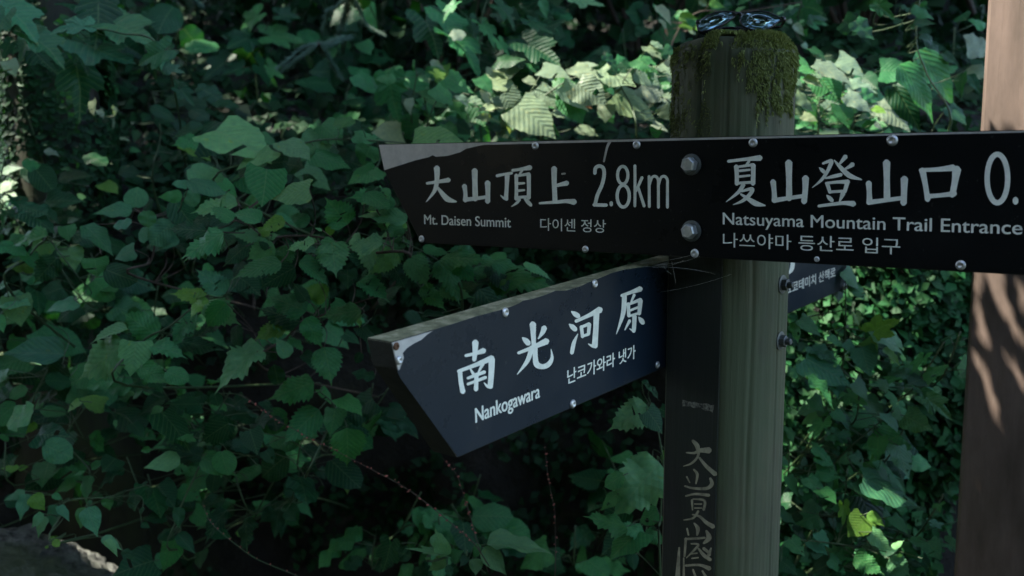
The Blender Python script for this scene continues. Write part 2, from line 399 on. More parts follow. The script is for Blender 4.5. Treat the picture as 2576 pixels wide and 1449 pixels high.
for z, k in prof:
    for i in range(NA):
        a = 2 * math.pi * i / NA; r = post_r(a, z) * k
        da = abs((a - crack % (2 * math.pi) + math.pi) % (2 * math.pi) - math.pi)
        for ck, cw_, cd in ((crack, .03, .007), (crack + .95, .018, .004), (crack + 1.5, .022, .004), (crack + .45, .012, .0025)):
            da = abs((a - (ck + .02 * noise.noise(Vector((z * 3, ck, 0)))) % (2 * math.pi) + math.pi) % (2 * math.pi) - math.pi)
            if da < cw_ and k > .8: r -= cd * (1 - da / cw_) * sstep(-.35, .1, noise.noise(Vector((z * 1.7, ck * 5, 3))) + (.5 if ck == crack else 0))
        p = Vector((math.cos(a) * r, math.sin(a) * r, z))
        if k < 1: p.z += .004 * noise.noise(Vector((p.x * 30, p.y * 30, 2)))
        if z < ZF + .05 and k == 1:
            e = p.x * NF.x + p.y * NF.y - FLAT
            if e > 0: p -= NF * e
        vs.append(p)
n_r = len(prof)
for j in range(n_r - 1):
    for i in range(NA): a = j * NA + i; b = j * NA + (i + 1) % NA; fs.append((a, b, b + NA, a + NA))
vs.append(Vector((0, 0, ZTOP + .002))); c0 = len(vs) - 1
for i in range(NA): fs.append(((n_r - 1) * NA + i, (n_r - 1) * NA + (i + 1) % NA, c0))
shaft = link('post_shaft', mesh('post_shaft', vs, fs, True), M['post'], signpost)

# lettering -----------------------------------------------------
def ribbon(vs, fs, tg, pts, plane, off, closed=False, cap=True):
    if len(pts[0]) == 2: pts = [(x, y, 20) for x, y in pts]
    P = catmull(pts, 6) if len(pts) > 2 else [tuple(np.array(pts[0]) + (np.array(pts[1]) - np.array(pts[0])) * s) for s in np.linspace(0, 1, 4)]
    m = len(P); L, Rr = [], []
    for i, (x, y, wd) in enumerate(P):
        a = P[max(i - 1, 0)]; b = P[min(i + 1, m - 1)]
        if closed: a = P[(i - 1) % (m - 1)]; b = P[(i + 1) % (m - 1)]
        dx, dy = b[0] - a[0], b[1] - a[1]; q = math.hypot(dx, dy) or 1; dx /= q; dy /= q; h = wd / 2
        L.append((x - dy * h, y + dx * h)); Rr.append((x + dy * h, y - dx * h))
    poly = L + Rr[::-1]
    def emit(poly_pts):
        b0 = len(vs)
        for x, y in poly_pts: vs.append(hit(*px(tg, x, y), plane, off))
        return b0
    b0 = emit(L + Rr)
    for i in range(m - 1): fs.append((b0 + i, b0 + i + 1, b0 + m + i + 1, b0 + m + i))
    if cap and not closed:
        for end, nb in ((0, 1), (m - 1, m - 2)):
            x, y, wd = P[end]; dx, dy = x - P[nb][0], y - P[nb][1]; a0 = math.atan2(dy, dx); h = wd / 2
            ring = [(x + math.cos(a0 + t_) * h * (1 if abs(t_) > 1.2 else .78), y + math.sin(a0 + t_) * h * (1 if abs(t_) > 1.2 else .78)) for t_ in np.linspace(-math.pi / 2, math.pi / 2, 7)]
            b1 = emit(ring); fs.append(tuple(range(b1, b1 + 7)))
def glyph(parent, tg, text, plane, off, mat, name='character'):
    """strokes: 'x y w, x y w, ...;' traced brush strokes; ':o' closes a loop"""
    vs, fs = [], []
    for k, st in enumerate(text.strip().split(';')):
        st = st.strip()
        if not st: continue
        closed = st.startswith('o'); st = st.lstrip('o ')
        pts = [tuple(float(v) for v in p.split()) for p in st.split(',')]
        if closed:
            cx, cy, rx, ry, wd = [float(v) for v in st.split()]
            pts = [(cx + rx * math.cos(t_), cy + ry * math.sin(t_), wd) for t_ in np.linspace(0, 2 * math.pi, 25)]
        if tg == '6': pts = [(a, b, c * 1.35) for a, b, c in pts]
        ribbon(vs, fs, tg, pts, plane, off + .00003 * k, closed)
    wl = parent.matrix_world_loc
    return link(name, mesh(name, [v - wl for v in vs], fs), M[mat], parent.obj)
class Par:                                                        # parent plus its world location (boards are placed at the post's origin)
    def __init__(s, obj, loc): s.obj = obj; s.matrix_world_loc = Vector(loc)
def fit_text(parent, body, tg, p0, p1, p2, plane, off, mat, latin=False, bold=0.0):
    cu = bpy.data.curves.new('t', 'FONT'); cu.body = body; ob = bpy.data.objects.new('t', cu); COL.objects.link(ob)
    me = bpy.data.meshes.new_from_object(ob.evaluated_get(bpy.context.evaluated_depsgraph_get()))
    bpy.data.objects.remove(ob)
    co = np.array([v.co[:] for v in me.vertices]); x0, x1 = co[:, 0].min(), co[:, 0].max()
    y0, y1 = (0.0, .727) if latin else (co[:, 1].min(), co[:, 1].max())
    A, B, C = (hit(*px(tg, *p), plane, off) for p in (p0, p1, p2)); wl = parent.matrix_world_loc
    for v in me.vertices:
        u = (v.co.x - x0) / (x1 - x0); q = (v.co.y - y0) / (y1 - y0); v.co = A + (B - A) * u + (C - A) * q - wl
    if bold:                                                          # heavier strokes: shifted copies a hair apart
        bm = bmesh.new(); bm.from_mesh(me); t2 = me.copy(); e = (B - A) / (x1 - x0) * bold; e2 = (C - A) * bold * .6
        for k, (du, dv) in enumerate(((1, 0), (-1, 0), (0, 1), (0, -1))):
            for v, w_ in zip(t2.vertices, me.vertices): v.co = w_.co + e * du + e2 * dv + plane[1] * .00003 * (k + 1)
            bm.from_mesh(t2)
        bm.to_mesh(me); bm.free()
    me.materials.clear(); return link('lettering', me, M[mat], parent.obj)
def slab(name, tg_pts, plane, off, th, mat, parent, bev=0.0, jitter=0):
    P = [hit(x, y, plane, off) for x, y in tg_pts]; n = plane[1]; wl = parent.matrix_world_loc
    bm = bmesh.new(); f = [bm.verts.new(p - wl) for p in P]; b = [bm.verts.new(p - n * th - wl) for p in P]
    bm.faces.new(f); bm.faces.new(b[::-1]); m = len(P)
    for i in range(m): bm.faces.new((f[i], b[i], b[(i + 1) % m], f[(i + 1) % m]))
    if bev: bmesh.ops.bevel(bm, geom=bm.edges[:], offset=bev, segments=2, affect='EDGES')
    return link(name, bm_mesh(name, bm), M[mat], parent.obj)
def lathe(profile, seg=20):
    bm = bmesh.new(); rings = []
    for r, h in profile: rings.append([bm.verts.new((r * math.cos(2 * math.pi * k / seg), r * math.sin(2 * math.pi * k / seg), h)) for k in range(seg)])
    for a, b in zip(rings, rings[1:]):
        for k in range(seg): bm.faces.new((a[k], a[(k + 1) % seg], b[(k + 1) % seg], b[k]))
    bm.faces.new(rings[-1]); bm.faces.new(rings[0][::-1]); return bm
SCREW = bm_mesh('screw', lathe([(.0062, 0), (.0060, .0014), (.0045, .0028), (.0026, .0034), (.0022, .0014), (.0008, .0012)]), True)
def hexbolt():
    bm = lathe([(.0150, 0), (.0150, .0020), (.0128, .0026)], 24)
    t2 = lathe([(.0108, .0027), (.0108, .0125), (.0088, .0145)], 6); n0 = len(bm.faces); me = bpy.data.meshes.new('x'); t2.to_mesh(me); t2.free(); bm.from_mesh(me)
    bm.faces.ensure_lookup_table()
    for f in bm.faces[n0:]: f.material_index = 1
    me = bm_mesh('hex_bolt', bm); me.materials.append(M['dark_steel']); me.materials.append(M['bolt']); return me
HEX = hexbolt()
def nutend():
    bm = lathe([(.0165, 0), (.0165, .0025), (.013, .003)], 24)
    for prf, sg in (([(.0108, .0031), (.0108, .0115), (.0095, .0125)], 6), ([(.0058, .0126), (.0058, .020), (.0045, .0215)], 14)):
        t2 = lathe(prf, sg); me = bpy.data.meshes.new('x'); t2.to_mesh(me); t2.free(); bm.from_mesh(me)
    return bm_mesh('bolt_end', bm)
NUT = nutend()
def stud(name, me, p, n, par, mat, s=1.0, spin=0.0):
    o = bpy.data.objects.new(name, me); COL.objects.link(o); o.parent = par.obj
    if not me.materials: me.materials.append(M[mat])
    x, y = frame_of(n); mt = Matrix((x, y, n)).transposed().to_4x4() @ Matrix.Rotation(spin, 4, 'Z') @ Matrix.Scale(s, 4); mt.translation = p - par.matrix_world_loc; o.matrix_basis = mt; return o
O0 = Vector((PX, PY, 0))
# --- board 1
o1 = [(950, 363), (965, 428), (1058, 611), (2576, 692), (2836, 706), (2900, 430), (2845, 321)]
PSP = Par(signpost, O0)
b1 = slab('direction_board', o1, PL1, 0, .032, 'lichen_board', PSP, .0012); tag(b1, 'black direction board with white characters bolted across the front of the post')
B1 = Par(b1, O0)
ins = [(953, 364.5), (967, 428), (1060, 609.5), (2576, 689.5), (2830, 703), (2890, 430), (2838, 323)]
slab('metal_plate', ins, PL1, .0018, .0015, 'alu', B1)
worn = [px('1', *p) for p in [(975, 170), (905, 183), (835, 200), (785, 228), (690, 255), (600, 262), (575, 250), (545, 265), (440, 290), (330, 325), (197, 368)]]
slab('black_film', [(2838, 327.5)] + worn + ins[1:-1], PL1, .0023, .0004, 'film', B1)
F1 = .0030
for st in ['530 468 20, 620 455 26, 700 442 36; 607 348 46, 608 430 36, 592 520 30, 525 612 5; 612 500 20, 668 570 40, 700 595 40, 757 610 12',
           '900 368 46, 902 470 40, 905 590 44; 820 487 38, 828 540 30, 828 600 38; 822 594 34, 920 584 28, 1010 570 26; 1000 462 44, 1002 540 36, 1000 610 40',
           '1072 410 24, 1130 398 20, 1188 388 22; 1152 400 38, 1148 500 30, 1142 585 34; 1150 590 26, 1125 582 18, 1100 560 6; 1192 368 22, 1260 358 24, 1330 346 40; 1268 365 20, 1240 412 14; 1222 405 30, 1223 500 26, 1222 590 30; 1220 412 18, 1322 394 24; 1318 402 34, 1320 500 30, 1318 582 32; 1235 470 22, 1285 466 16; 1235 525 20, 1285 520 16; 1225 578 22, 1320 570 20; 1248 592 22, 1225 620 20, 1185 648 6; 1285 582 16, 1310 610 30, 1336 638 24',
           '1515 352 46, 1516 470 38, 1522 605 38; 1530 486 24, 1570 476 30, 1615 466 40; 1402 622 16, 1540 612 26, 1610 606 30, 1672 612 46',
           '1830 392 26, 1836 350 28, 1865 334 28, 1896 352 28, 1902 405 28, 1885 480 28, 1850 560 28, 1832 635 28; 1822 634 26, 1920 637 26', '1957 616 26, 1957 636 26',
           'o 2046 405 40 68 24; o 2050 567 47 84 25', '2140 330 22, 2141 480 22, 2140 645 22; 2196 422 24, 2148 530 20; 2166 500 20, 2212 645 24',
           '2250 412 22, 2252 650 22; 2253 480 20, 2272 424 20, 2300 414 22, 2320 440 22, 2322 500 22, 2322 655 22; 2324 480 20, 2342 424 20, 2370 414 22, 2391 440 22, 2392 500 22, 2392 655 22']:
    glyph(B1, '1', st, PL1, F1, 'print')
for st in ['450 276 22, 570 262 24, 680 252 42; 600 276 20, 572 312 14; 508 312 34, 512 380 30, 512 440 30; 506 318 16, 632 300 22; 630 304 34, 630 370 32, 628 438 34; 530 345 18, 606 337 16; 530 386 18, 606 378 16; 512 434 20, 630 426 20; 560 442 30, 525 496 26, 435 568 5; 545 492 16, 622 474 26, 605 515 28, 550 562 22, 485 588 5; 540 512 14, 600 550 30, 650 580 38, 715 594 10',
           '885 284 52, 887 400 42, 888 545 46; 772 422 42, 780 490 34, 784 560 42; 776 558 36, 890 540 28, 1000 524 28; 1006 396 50, 1004 480 40, 995 568 42',
           '1130 292 16, 1175 276 24, 1192 280 30, 1170 335 26, 1125 405 22, 1055 465 5; 1105 322 8, 1125 340 26, 1142 356 24; 1212 268 8, 1250 312 26, 1320 378 36, 1408 408 10; 1294 242 34, 1250 296 14; 1345 298 34, 1320 315 24, 1282 336 12; 1150 398 12, 1200 386 24, 1262 372 26; 1162 436 30, 1182 500 24; 1152 434 18, 1240 425 22, 1312 424 34; 1306 430 32, 1286 498 26; 1182 496 20, 1288 490 20; 1158 520 8, 1178 540 30, 1198 560 26; 1275 508 36, 1250 566 10; 1100 598 20, 1220 582 24, 1290 576 28, 1352 582 42',
           '1588 284 54, 1590 400 44, 1592 550 48; 1460 432 44, 1464 500 36, 1466 565 44; 1456 572 36, 1580 556 30, 1700 540 30; 1716 402 54, 1714 490 44, 1710 578 46',
           '1846 340 48, 1866 440 38, 1884 552 40; 1830 340 26, 1960 334 32, 2070 322 48; 2092 334 66, 2080 420 46, 2060 520 44; 1884 528 34, 1980 520 30, 2078 508 40',
           'o 2385 400 74 174 38', '2515 548 40, 2515 572 40']:
    glyph(B1, '2', st, PL1, F1, 'print')
fit_text(B1, 'Mt. Daisen Summit', '1', (510, 783), (1180, 809), (509, 706), PL1, F1, 'print', True, .010)
fit_text(B1, '다이센 정상', '1', (1408, 833), (1915, 852), (1408, 736), PL1, F1, 'print')
fit_text(B1, 'Natsuyama Mountain Trail Entrance', '2', (412, 729), (2562, 802), (412, 640), PL1, F1, 'print', True, .009)
fit_text(B1, '나쓰야마 등산로 입구', '2', (412, 893), (1685, 947), (412, 788), PL1, F1, 'print')
for x, y, s in [(1347, 367, 1), (1602, 364, 1), (1895, 359, 1), (2245, 353, 1.15), (1061, 601, .95), (1473, 627, .9), (1748, 637, 1), (2055, 652, .6), (2417, 667, 1)]:
    stud('screw', SCREW, hit(x, y, PL1, .0026), N1, B1, 'steel', s, random.random() * 6)
stud('hex_bolt', HEX, hit(1740, 414, PL1, .0026), N1, B1, 'dark_steel', 1, .3); stud('hex_bolt', HEX, hit(1740, 581, PL1, .0026), N1, B1, 'dark_steel', 1, .8)
glyph(B1, '1', '1950 140 22, 1925 190 18, 1900 300 14', PL1, F1, 'alu', 'scratch')
glyph(B1, '1', '1575 395 14, 1600 392 14', PL1, F1, 'alu', 'scratch')
# --- board 2
def l2t(x): return 860 - .2931 * (x - 985)
def l2b(x): return 1152 - .4356 * (x - 1150)
o2 = [(985, 861), (1000, 930), (1150, 1152), (1655, l2b(1655)), (2128, l2b(2128)), (2141, 662), (2134, l2t(2134))]
b2 = slab('direction_board', o2, PL2, 0, .040, 'lichen_board', PSP, .0012); tag(b2, 'direction board coloured navy for the reflected sky, with a lichened top edge passing behind the post')
B2 = Par(b2, O0)
ins2 = [(987, 863), (1001.5, 930), (1151, 1149.5), (1655, l2b(1655) - 2), (2126.5, l2b(2128) - 2), (2139, 662), (2132, l2t(2134) + 2)]
slab('metal_plate', ins2, PL2, .0018, .0015, 'alu', B2)
ragged = [px('3', *p) for p in [(2290, 90), (2000, 100), (1800, 125), (1700, 152), (1600, 195), (1545, 215), (1500, 238), (1400, 268), (1330, 268), (1290, 285), (1250, 300), (1170, 325), (1110, 335), (1085, 352), (1040, 372), (960, 398), (800, 440), (640, 492), (520, 528), (468, 562), (428, 598), (380, 622), (330, 655), (300, 690), (310, 720), (280, 800), (262, 812), (285, 860)]]
slab('sky_tinted_film', [ins2[-1]] + ragged + ins2[2:-1], PL2, .0023, .0004, 'navy', B2)
for st in ['722 706 20, 790 690 24, 845 672 38; 788 615 44, 786 680 34, 780 735 28; 684 808 32, 690 880 30, 704 950 36; 672 812 22, 790 768 28, 900 722 40; 898 728 44, 896 820 38, 888 912 36; 895 915 30, 870 912 20, 846 888 6; 752 792 10, 776 832 22; 838 762 24, 806 822 10; 736 858 18, 790 838 22, 850 816 24; 736 898 18, 790 878 20, 858 852 22; 795 832 30, 794 880 28, 792 935 30',
           '1175 492 44, 1178 560 34, 1182 640 30; 1105 585 10, 1125 602 34, 1146 624 36; 1252 518 40, 1240 550 30, 1212 592 8; 1078 688 20, 1180 648 28, 1268 608 44; 1168 648 30, 1140 738 30, 1070 832 5; 1190 640 34, 1192 720 34, 1202 765 40, 1240 780 34, 1280 765 34, 1304 722 22, 1298 662 4',
           '1435 408 8, 1458 424 32, 1482 440 32; 1420 494 8, 1440 510 32, 1462 530 32; 1478 560 6, 1452 620 26, 1438 688 26; 1465 474 22, 1550 436 26, 1628 396 44; 1502 510 24, 1510 580 22; 1500 514 18, 1556 492 24; 1556 494 26, 1550 562 22; 1508 575 18, 1550 562 20; 1604 412 40, 1600 520 36, 1592 640 40; 1600 642 30, 1575 640 20, 1548 626 5',
           '1772 302 20, 1840 278 24, 1900 256 38; 1792 302 32, 1784 420 30, 1738 560 5; 1858 296 20, 1838 345 12; 1818 356 24, 1822 440 22; 1815 362 16, 1902 328 24; 1900 334 32, 1892 425 24; 1830 402 16, 1884 380 16; 1822 440 16, 1888 420 16; 1860 440 30, 1858 500 28, 1854 540 28; 1858 542 22, 1826 524 5; 1828 470 22, 1795 532 8; 1888 446 8, 1905 468 32, 1918 486 28']:
    glyph(B2, '3', st, PL2, F1, 'print')
fit_text(B2, 'Nankogawara', '3', (790, 1158), (1222, 986), (786, 1056), PL2, F1, 'print', True, .028)
fit_text(B2, '난코가와라 냇가', '3', (1408, 900), (1866, 724), (1408, 800), PL2, F1, 'print', False, .018)
fit_text(B2, '요코테미치 산책로', '5', (1146, 348), (1535, 204), (1146, 262), PL2, F1, 'print', False, .02)
glyph(B2, '5', '1200 60 34, 1200 110 34, 1188 155 30, 1160 182 8', PL2, F1, 'print')
for x, y, m_, s in [(1270, 786, 'steel', 1), (1495, 714, 'steel', 1), (1440, 1016, 'steel', 1), (1653, 918, 'steel', .9), (1004, 906, 'steel', .8)]:
    stud('screw', SCREW, hit(x, y, PL2, .0026), N2, B2, m_, s, random.random() * 6)
x, y = px('5', 1605, 282); stud('screw', SCREW, hit(x, y, PL2, .0026), N2, B2, 'steel', 1.2)
SR = SCREW.copy(); SR.materials.clear(); SR.materials.append(M['rusty'])
x, y = px('5', 1632, 152); stud('screw', SR, hit(x, y, PL2, .0026), N2, B2, 'rusty', 1.1); stud('screw', SR, hit(996, 871, PL2, .0014), N2, B2, 'rusty', .75)
for y in (716, 862):
    d = 1.54; stud('bolt_end', NUT, AX(at(1966, y, d).z) + N2 * (RP - .002), N2, B2, 'dark_steel', .82, .4 + y)
# --- carved line on the planed flat of the post
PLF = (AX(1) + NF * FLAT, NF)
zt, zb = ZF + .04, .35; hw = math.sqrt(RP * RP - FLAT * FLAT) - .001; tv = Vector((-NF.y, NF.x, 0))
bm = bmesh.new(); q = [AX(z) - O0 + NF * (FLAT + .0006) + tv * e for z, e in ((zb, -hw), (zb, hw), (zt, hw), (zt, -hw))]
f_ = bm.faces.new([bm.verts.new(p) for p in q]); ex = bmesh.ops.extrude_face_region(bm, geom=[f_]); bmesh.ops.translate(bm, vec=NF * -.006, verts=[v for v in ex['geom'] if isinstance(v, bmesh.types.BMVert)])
link('carved_panel', bm_mesh('carved_panel', bm), M['board'], signpost)  # dark slab laid over the flat, darker than the shaft
for st in ['350 518 8, 410 520 14, 450 502 22, 522 500 36; 398 428 16, 432 470 26, 438 540 14, 390 598 12, 328 620 5; 448 556 12, 500 620 20, 568 680 26',
           '405 645 10, 432 682 16, 422 752 8; 352 700 10, 376 745 6; 338 770 10, 400 786 13, 500 788 18, 542 755 22, 530 712 14',
           '345 845 10, 420 830 13, 520 840 18; 392 876 14, 396 950 8; 400 868 8, 486 880 14, 480 950 14; 412 905 8, 466 906 8; 412 936 8, 466 936 8; 440 960 14, 400 1012 12, 330 1026 6; 395 985 8, 450 1000 14, 500 1045 20, 552 1076 26',
           '408 1050 8, 436 1090 22, 430 1142 10; 355 1090 10, 366 1140 10; 500 1108 12, 520 1160 30, 480 1202 12; 340 1170 13, 430 1165 13, 490 1160 12',
           '346 1165 14, 336 1300 12; 385 1205 8, 440 1212 13, 402 1260 12, 350 1312 6; 440 1240 10, 480 1290 20, 530 1326 20; 480 1240 18, 512 1266 16; 536 1238 8, 520 1290 22; 380 1282 8, 432 1276 8; 390 1316 8, 440 1310 8; 345 1370 13, 450 1366 14, 524 1392 26',
           '296 1235 10, 290 1330 18, 284 1460 28', '330 1312 8, 330 1460 14; 400 1400 10, 420 1460 14; 470 1410 10, 500 1460 16']:
    glyph(PSP, '6', st, PLF, .0011, 'carved', 'carved_character')
vs, fs = [], []
ribbon(vs, fs, '6', [(318, 143, 50), (380, 152, 34), (410, 158, 46), (450, 162, 30), (500, 175, 56), (530, 182, 44), (554, 187, 62)], PLF, .0011, cap=False)
link('faded_strip', mesh('faded_strip', [v - O0 for v in vs], fs), M['strip'], signpost)
# --- moss cushion on the post head: real blades
def blades(n, fn, L=(.006, .012), wd=.0011):
    vs, fs, tint = [], [], []
    for _ in range(n):
        r = fn()
        if r is None: continue
        p, nr, lean, lf = r
        d = (nr + lean + Vector([random.gauss(0, .45) for _ in range(3)])).normalized(); ln = random.uniform(*L) * lf; s = d.cross(Vector([random.gauss(0, 1) for _ in range(3)])).normalized() * wd
        b = len(vs); m = p + d * ln * .55 + Vector((0, 0, .0008)); vs += [p - s, p + s, m + s * .8, m - s * .8, p + d * ln + lean * ln * .3]
        fs += [(b, b + 1, b + 2, b + 3), (b + 3, b + 2, b + 4)]; tint += [random.uniform(.55, 1.35)] * 5
    return vs, fs, tint
def tinted(name, vs, fs, tint, mat, parent=None, hue=.15):
    me = mesh(name, vs, fs); at_ = me.color_attributes.new('tint', 'FLOAT_COLOR', 'POINT')
    a = np.ones((len(vs), 4), np.float32); t_ = np.array(tint, np.float32); a[:, 0] = t_; a[:, 1] = t_; a[:, 2] = t_
    at_.data.foreach_set('color', a.ravel()); return link(name, me, mat, parent)
def moss_fn():
    a = random.uniform(0, 2 * math.pi)
    vx, vy = math.cos(a), math.sin(a)
    if random.random() < .42:                                        # on the crown
        q = math.sqrt(random.random()) * .97; p = Vector((vx * RP * q, vy * RP * q, ZTOP + .001 - .03 * max(0, (q - .68) / .32) ** 2))
        cover = noise.noise(Vector((p.x * 28, p.y * 28, 4))) + .18 + 2.2 * p.x / RP * .25
        if cover < 0: return None
        return p, Vector((vx * q * .5, vy * q * .5, 1)).normalized(), Vector((0, 0, .1)), 1
    drop = random.uniform(0, .115); z = ZTOP - .012 - drop
    side = vx                                                        # hangs lower towards the right-hand front
    lim = (.074 * sstep(.0, .45, side) * (1 - sstep(.8, .97, side)) + .040 * sstep(-.75, -.2, side) * (1 - sstep(.1, .5, side)) * .9 + .022) if vy < .1 else .03
    lim *= 1 + .45 * noise.noise(Vector((vx * 9, vy * 9, 7))) + .5 * noise.noise(Vector((vx * 26, vy * 26, 7)))
    thin = .0 if vx > 0 else .32
    if drop > lim or noise.noise(Vector((vx * 14, vy * 14, z * 34))) < -.18 + thin: 
        if not (vx < -.55 and noise.noise(Vector((vx * 8, vy * 8, z * 18))) > .12 and random.random() < .12): return None
    r = RP - .001; 
    if drop < .012: r -= .004
    return Vector((vx * r, vy * r, z)), Vector((vx, vy, 0)), Vector((0, 0, -.75)), 1.0
vs, fs, ti = blades(60000, moss_fn, (.0035, .0075), .0008); tag(tinted('moss', vs, fs, ti, M['moss'], signpost), kind='stuff')
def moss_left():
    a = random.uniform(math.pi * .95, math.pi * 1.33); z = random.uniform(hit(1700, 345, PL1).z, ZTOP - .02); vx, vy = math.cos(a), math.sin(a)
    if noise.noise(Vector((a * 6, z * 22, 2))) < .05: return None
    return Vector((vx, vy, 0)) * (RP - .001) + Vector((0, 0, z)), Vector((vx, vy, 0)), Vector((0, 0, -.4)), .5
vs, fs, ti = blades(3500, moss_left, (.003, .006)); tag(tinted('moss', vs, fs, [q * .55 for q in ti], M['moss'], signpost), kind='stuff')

# --- cobweb strung under the black board
cw = empty('cobweb', at(1690, 655, 1.45)); tag(cw, 'wispy pale cobweb strung between the two direction boards beside the post', 'cobweb'); vs, fs = [], []
for a, b, sag in (((1612, 662, 1.50), (1745, 640, 1.43), 4), ((1640, 664, 1.49), (1760, 645, 1.43), 7), ((1655, 672, 1.50), (1800, 690, 1.46), -5), ((1690, 658, 1.46), (1700, 712, 1.5), 0), ((1660, 735, 1.52), (1840, 690, 1.46), 5), ((1620, 668, 1.5), (1720, 655, 1.44), 9), ((1668, 668, 1.5), (1690, 690, 1.49), 3)):
    P = [at(a[0] + (b[0] - a[0]) * t_, a[1] + (b[1] - a[1]) * t_ + sag * 4 * t_ * (1 - t_), a[2] + (b[2] - a[2]) * t_) - cw.location for t_ in np.linspace(0, 1, 9)]; tube(vs, fs, P, .00007, 4)
link('strands', mesh('strands', vs, fs), M['print'], cw)

# ------------------------------------------------------------------ sunglasses on the post head
GL = Vector((PX + .0, PY - .035, ZTOP + .004)); glasses = empty('sunglasses', GL); tag(glasses, 'folded black sunglasses with mirrored lenses resting on the mossy post top', 'sunglasses')
GN = (Vector((-.05, -.86, .50))).normalized(); PLG = (Vector((PX, PY - .03, at(1850, 58, 1.54).z)), GN)
def g3(pts, off=0.0): return [hit(*px('S', *p), PLG, off) - GL for p in pts]
lensL = [(265, 620), (300, 490), (450, 380), (650, 300), (850, 268), (1040, 278), (1100, 330), (1085, 395), (950, 490), (800, 580), (620, 655), (430, 708), (310, 710)]
lensR = [(1242, 500), (1245, 400), (1310, 325), (1480, 275), (1720, 255), (1900, 295), (2080, 385), (2225, 455), (2100, 505), (1975, 600), (1800, 682), (1640, 700), (1450, 660), (1310, 595)]
vs, fs = [], []
for L_, tw in ((lensL, -1), (lensR, 1)):
    P = catmull(L_ + [L_[0]], 5)[:-1]; rim = g3(P); c = sum(rim, Vector()) / len(rim); m = len(rim)
    lv = [c + GN * .0016]; lf = []
    for k in (.35, .7, 1.0):
        for p in rim: lv.append(c + (p - c) * k + GN * .0016 * (1 - k * k))
    for i in range(m): lf.append((0, 1 + i, 1 + (i + 1) % m))
    for r_ in range(2):
        for i in range(m): a = 1 + r_ * m + i; b = 1 + r_ * m + (i + 1) % m; lf.append((a, b, b + m, a + m))
    link('lens', mesh('lens', lv, lf, True), M['lens'], glasses)
    tube(vs, fs, rim + rim[:2], .0012, 8)
    tube(vs, fs, [p - GN * .0016 for p in rim + rim[:2]], .0012, 8)
br = g3([(1085, 350), (1130, 318), (1180, 306), (1230, 318), (1262, 350)]); tube(vs, fs, br, [.0028, .0026, .0024, .0026, .0028], 8)
cr = g3([(2150, 425), (2225, 440), (2268, 432)]); tube(vs, fs, cr, [.003, .0042, .003], 8)
cr = g3([(300, 480), (285, 500), (262, 540)]); tube(vs, fs, cr, [.003, .004, .003], 8)
link('frame', mesh('frame', vs, fs, True), M['plastic'], glasses)
for ln, o_ in (([(2262, 445), (2200, 560), (2120, 615), (1700, 650), (1250, 650), (900, 640), (560, 690)], (0, -.012, -.022, -.026, -.026, -.026, -.02)),
               ([(270, 560), (300, 700), (380, 760), (700, 745), (1150, 700), (1600, 690), (1900, 670)], (0, -.012, -.016, -.018, -.020, -.020, -.014))):
    P = [hit(*px('S', *p), PLG, q) - GL for p, q in zip(ln, o_)]; P = [Vector(p) for p in catmull([tuple(p) for p in P], 5)]
    vs, fs = [], []; tube(vs, fs, P, [.0021] * len(P), 8); link('temple_arm', mesh('temple_arm', vs, fs, True), M['plastic'], glasses)

# ------------------------------------------------------------------ planed timber pillar at the trail side
TX = (2434 - 1288) / F * 1.9; TY = at(2434, 724, 1.9).y
pil = empty('timber_pillar', (TX, TY, 0)); tag(pil, 'smooth square brown timber pillar with a chamfered edge, streaked with leaf shadow', 'pillar')
e1 = Vector((.60, -.80, 0)); e2 = Vector((.80, .60, 0)); c_ = .012; Wd = .24
sec = [e2 * c_, e1 * c_, e1 * (Wd - c_), e1 * Wd + e2 * c_, e1 * Wd + e2 * (Wd - c_), e1 * (Wd - c_) + e2 * Wd, e1 * c_ + e2 * Wd, e2 * (Wd - c_)]
vs = [p + Vector((0, 0, z)) for z in np.linspace(0, 2.6, 14) for p in sec]; fs = [(j * 8 + i, j * 8 + (i + 1) % 8, j * 8 + 8 + (i + 1) % 8, j * 8 + 8 + i) for j in range(13) for i in range(8)]
fs += [tuple(range(8))[::-1], tuple(range(104, 112))]
link('shaft', mesh('shaft', vs, fs), M['timber'], pil)
cap = bmesh.new(); cs = [cap.verts.new(v) for v in [e1 * -.02 + e2 * -.02, e1 * (Wd + .02) - e2 * .02, (e1 + e2) * (Wd + .02), e2 * (Wd + .02) - e1 * .02]]
f_ = cap.faces.new(cs); ex = bmesh.ops.extrude_face_region(cap, geom=[f_]); bmesh.ops.translate(cap, vec=(0, 0, .04), verts=[v for v in ex['geom'] if isinstance(v, bmesh.types.BMVert)])
link('cap', bm_mesh('cap', cap), M['timber'], pil, (0, 0, 2.6))

# ------------------------------------------------------------------ boulder at the foot of the bank
bc = at(70, 1449, 2.36); BR = Vector((bc.x - .36, bc.y + .10, 0)); bm = bmesh.new(); bmesh.ops.create_icosphere(bm, subdivisions=6, radius=1)
bh = at(70, 1440, 2.4).z
for v in bm.verts:
    p = v.co.copy(); q = 1 + .16 * noise.noise(p * 1.6 + Vector((3, 1, 0))) + .10 * abs(noise.noise(p * 4)) + .085 * abs(noise.noise(p * 9)) + .035 * noise.noise(p * 24) + .015 * noise.noise(p * 60)
    p.z = math.copysign(abs(p.z) ** .62, p.z)
    v.co = Vector((p.x * .50 * q, p.y * .42 * q, bh * .5 + p.z * bh * .5 * q))
bo = link('boulder', bm_mesh('boulder', bm, True), M['rock'], None, BR); tag(bo, 'grey lichened boulder with moss patches at the foot of the bank', 'boulder')

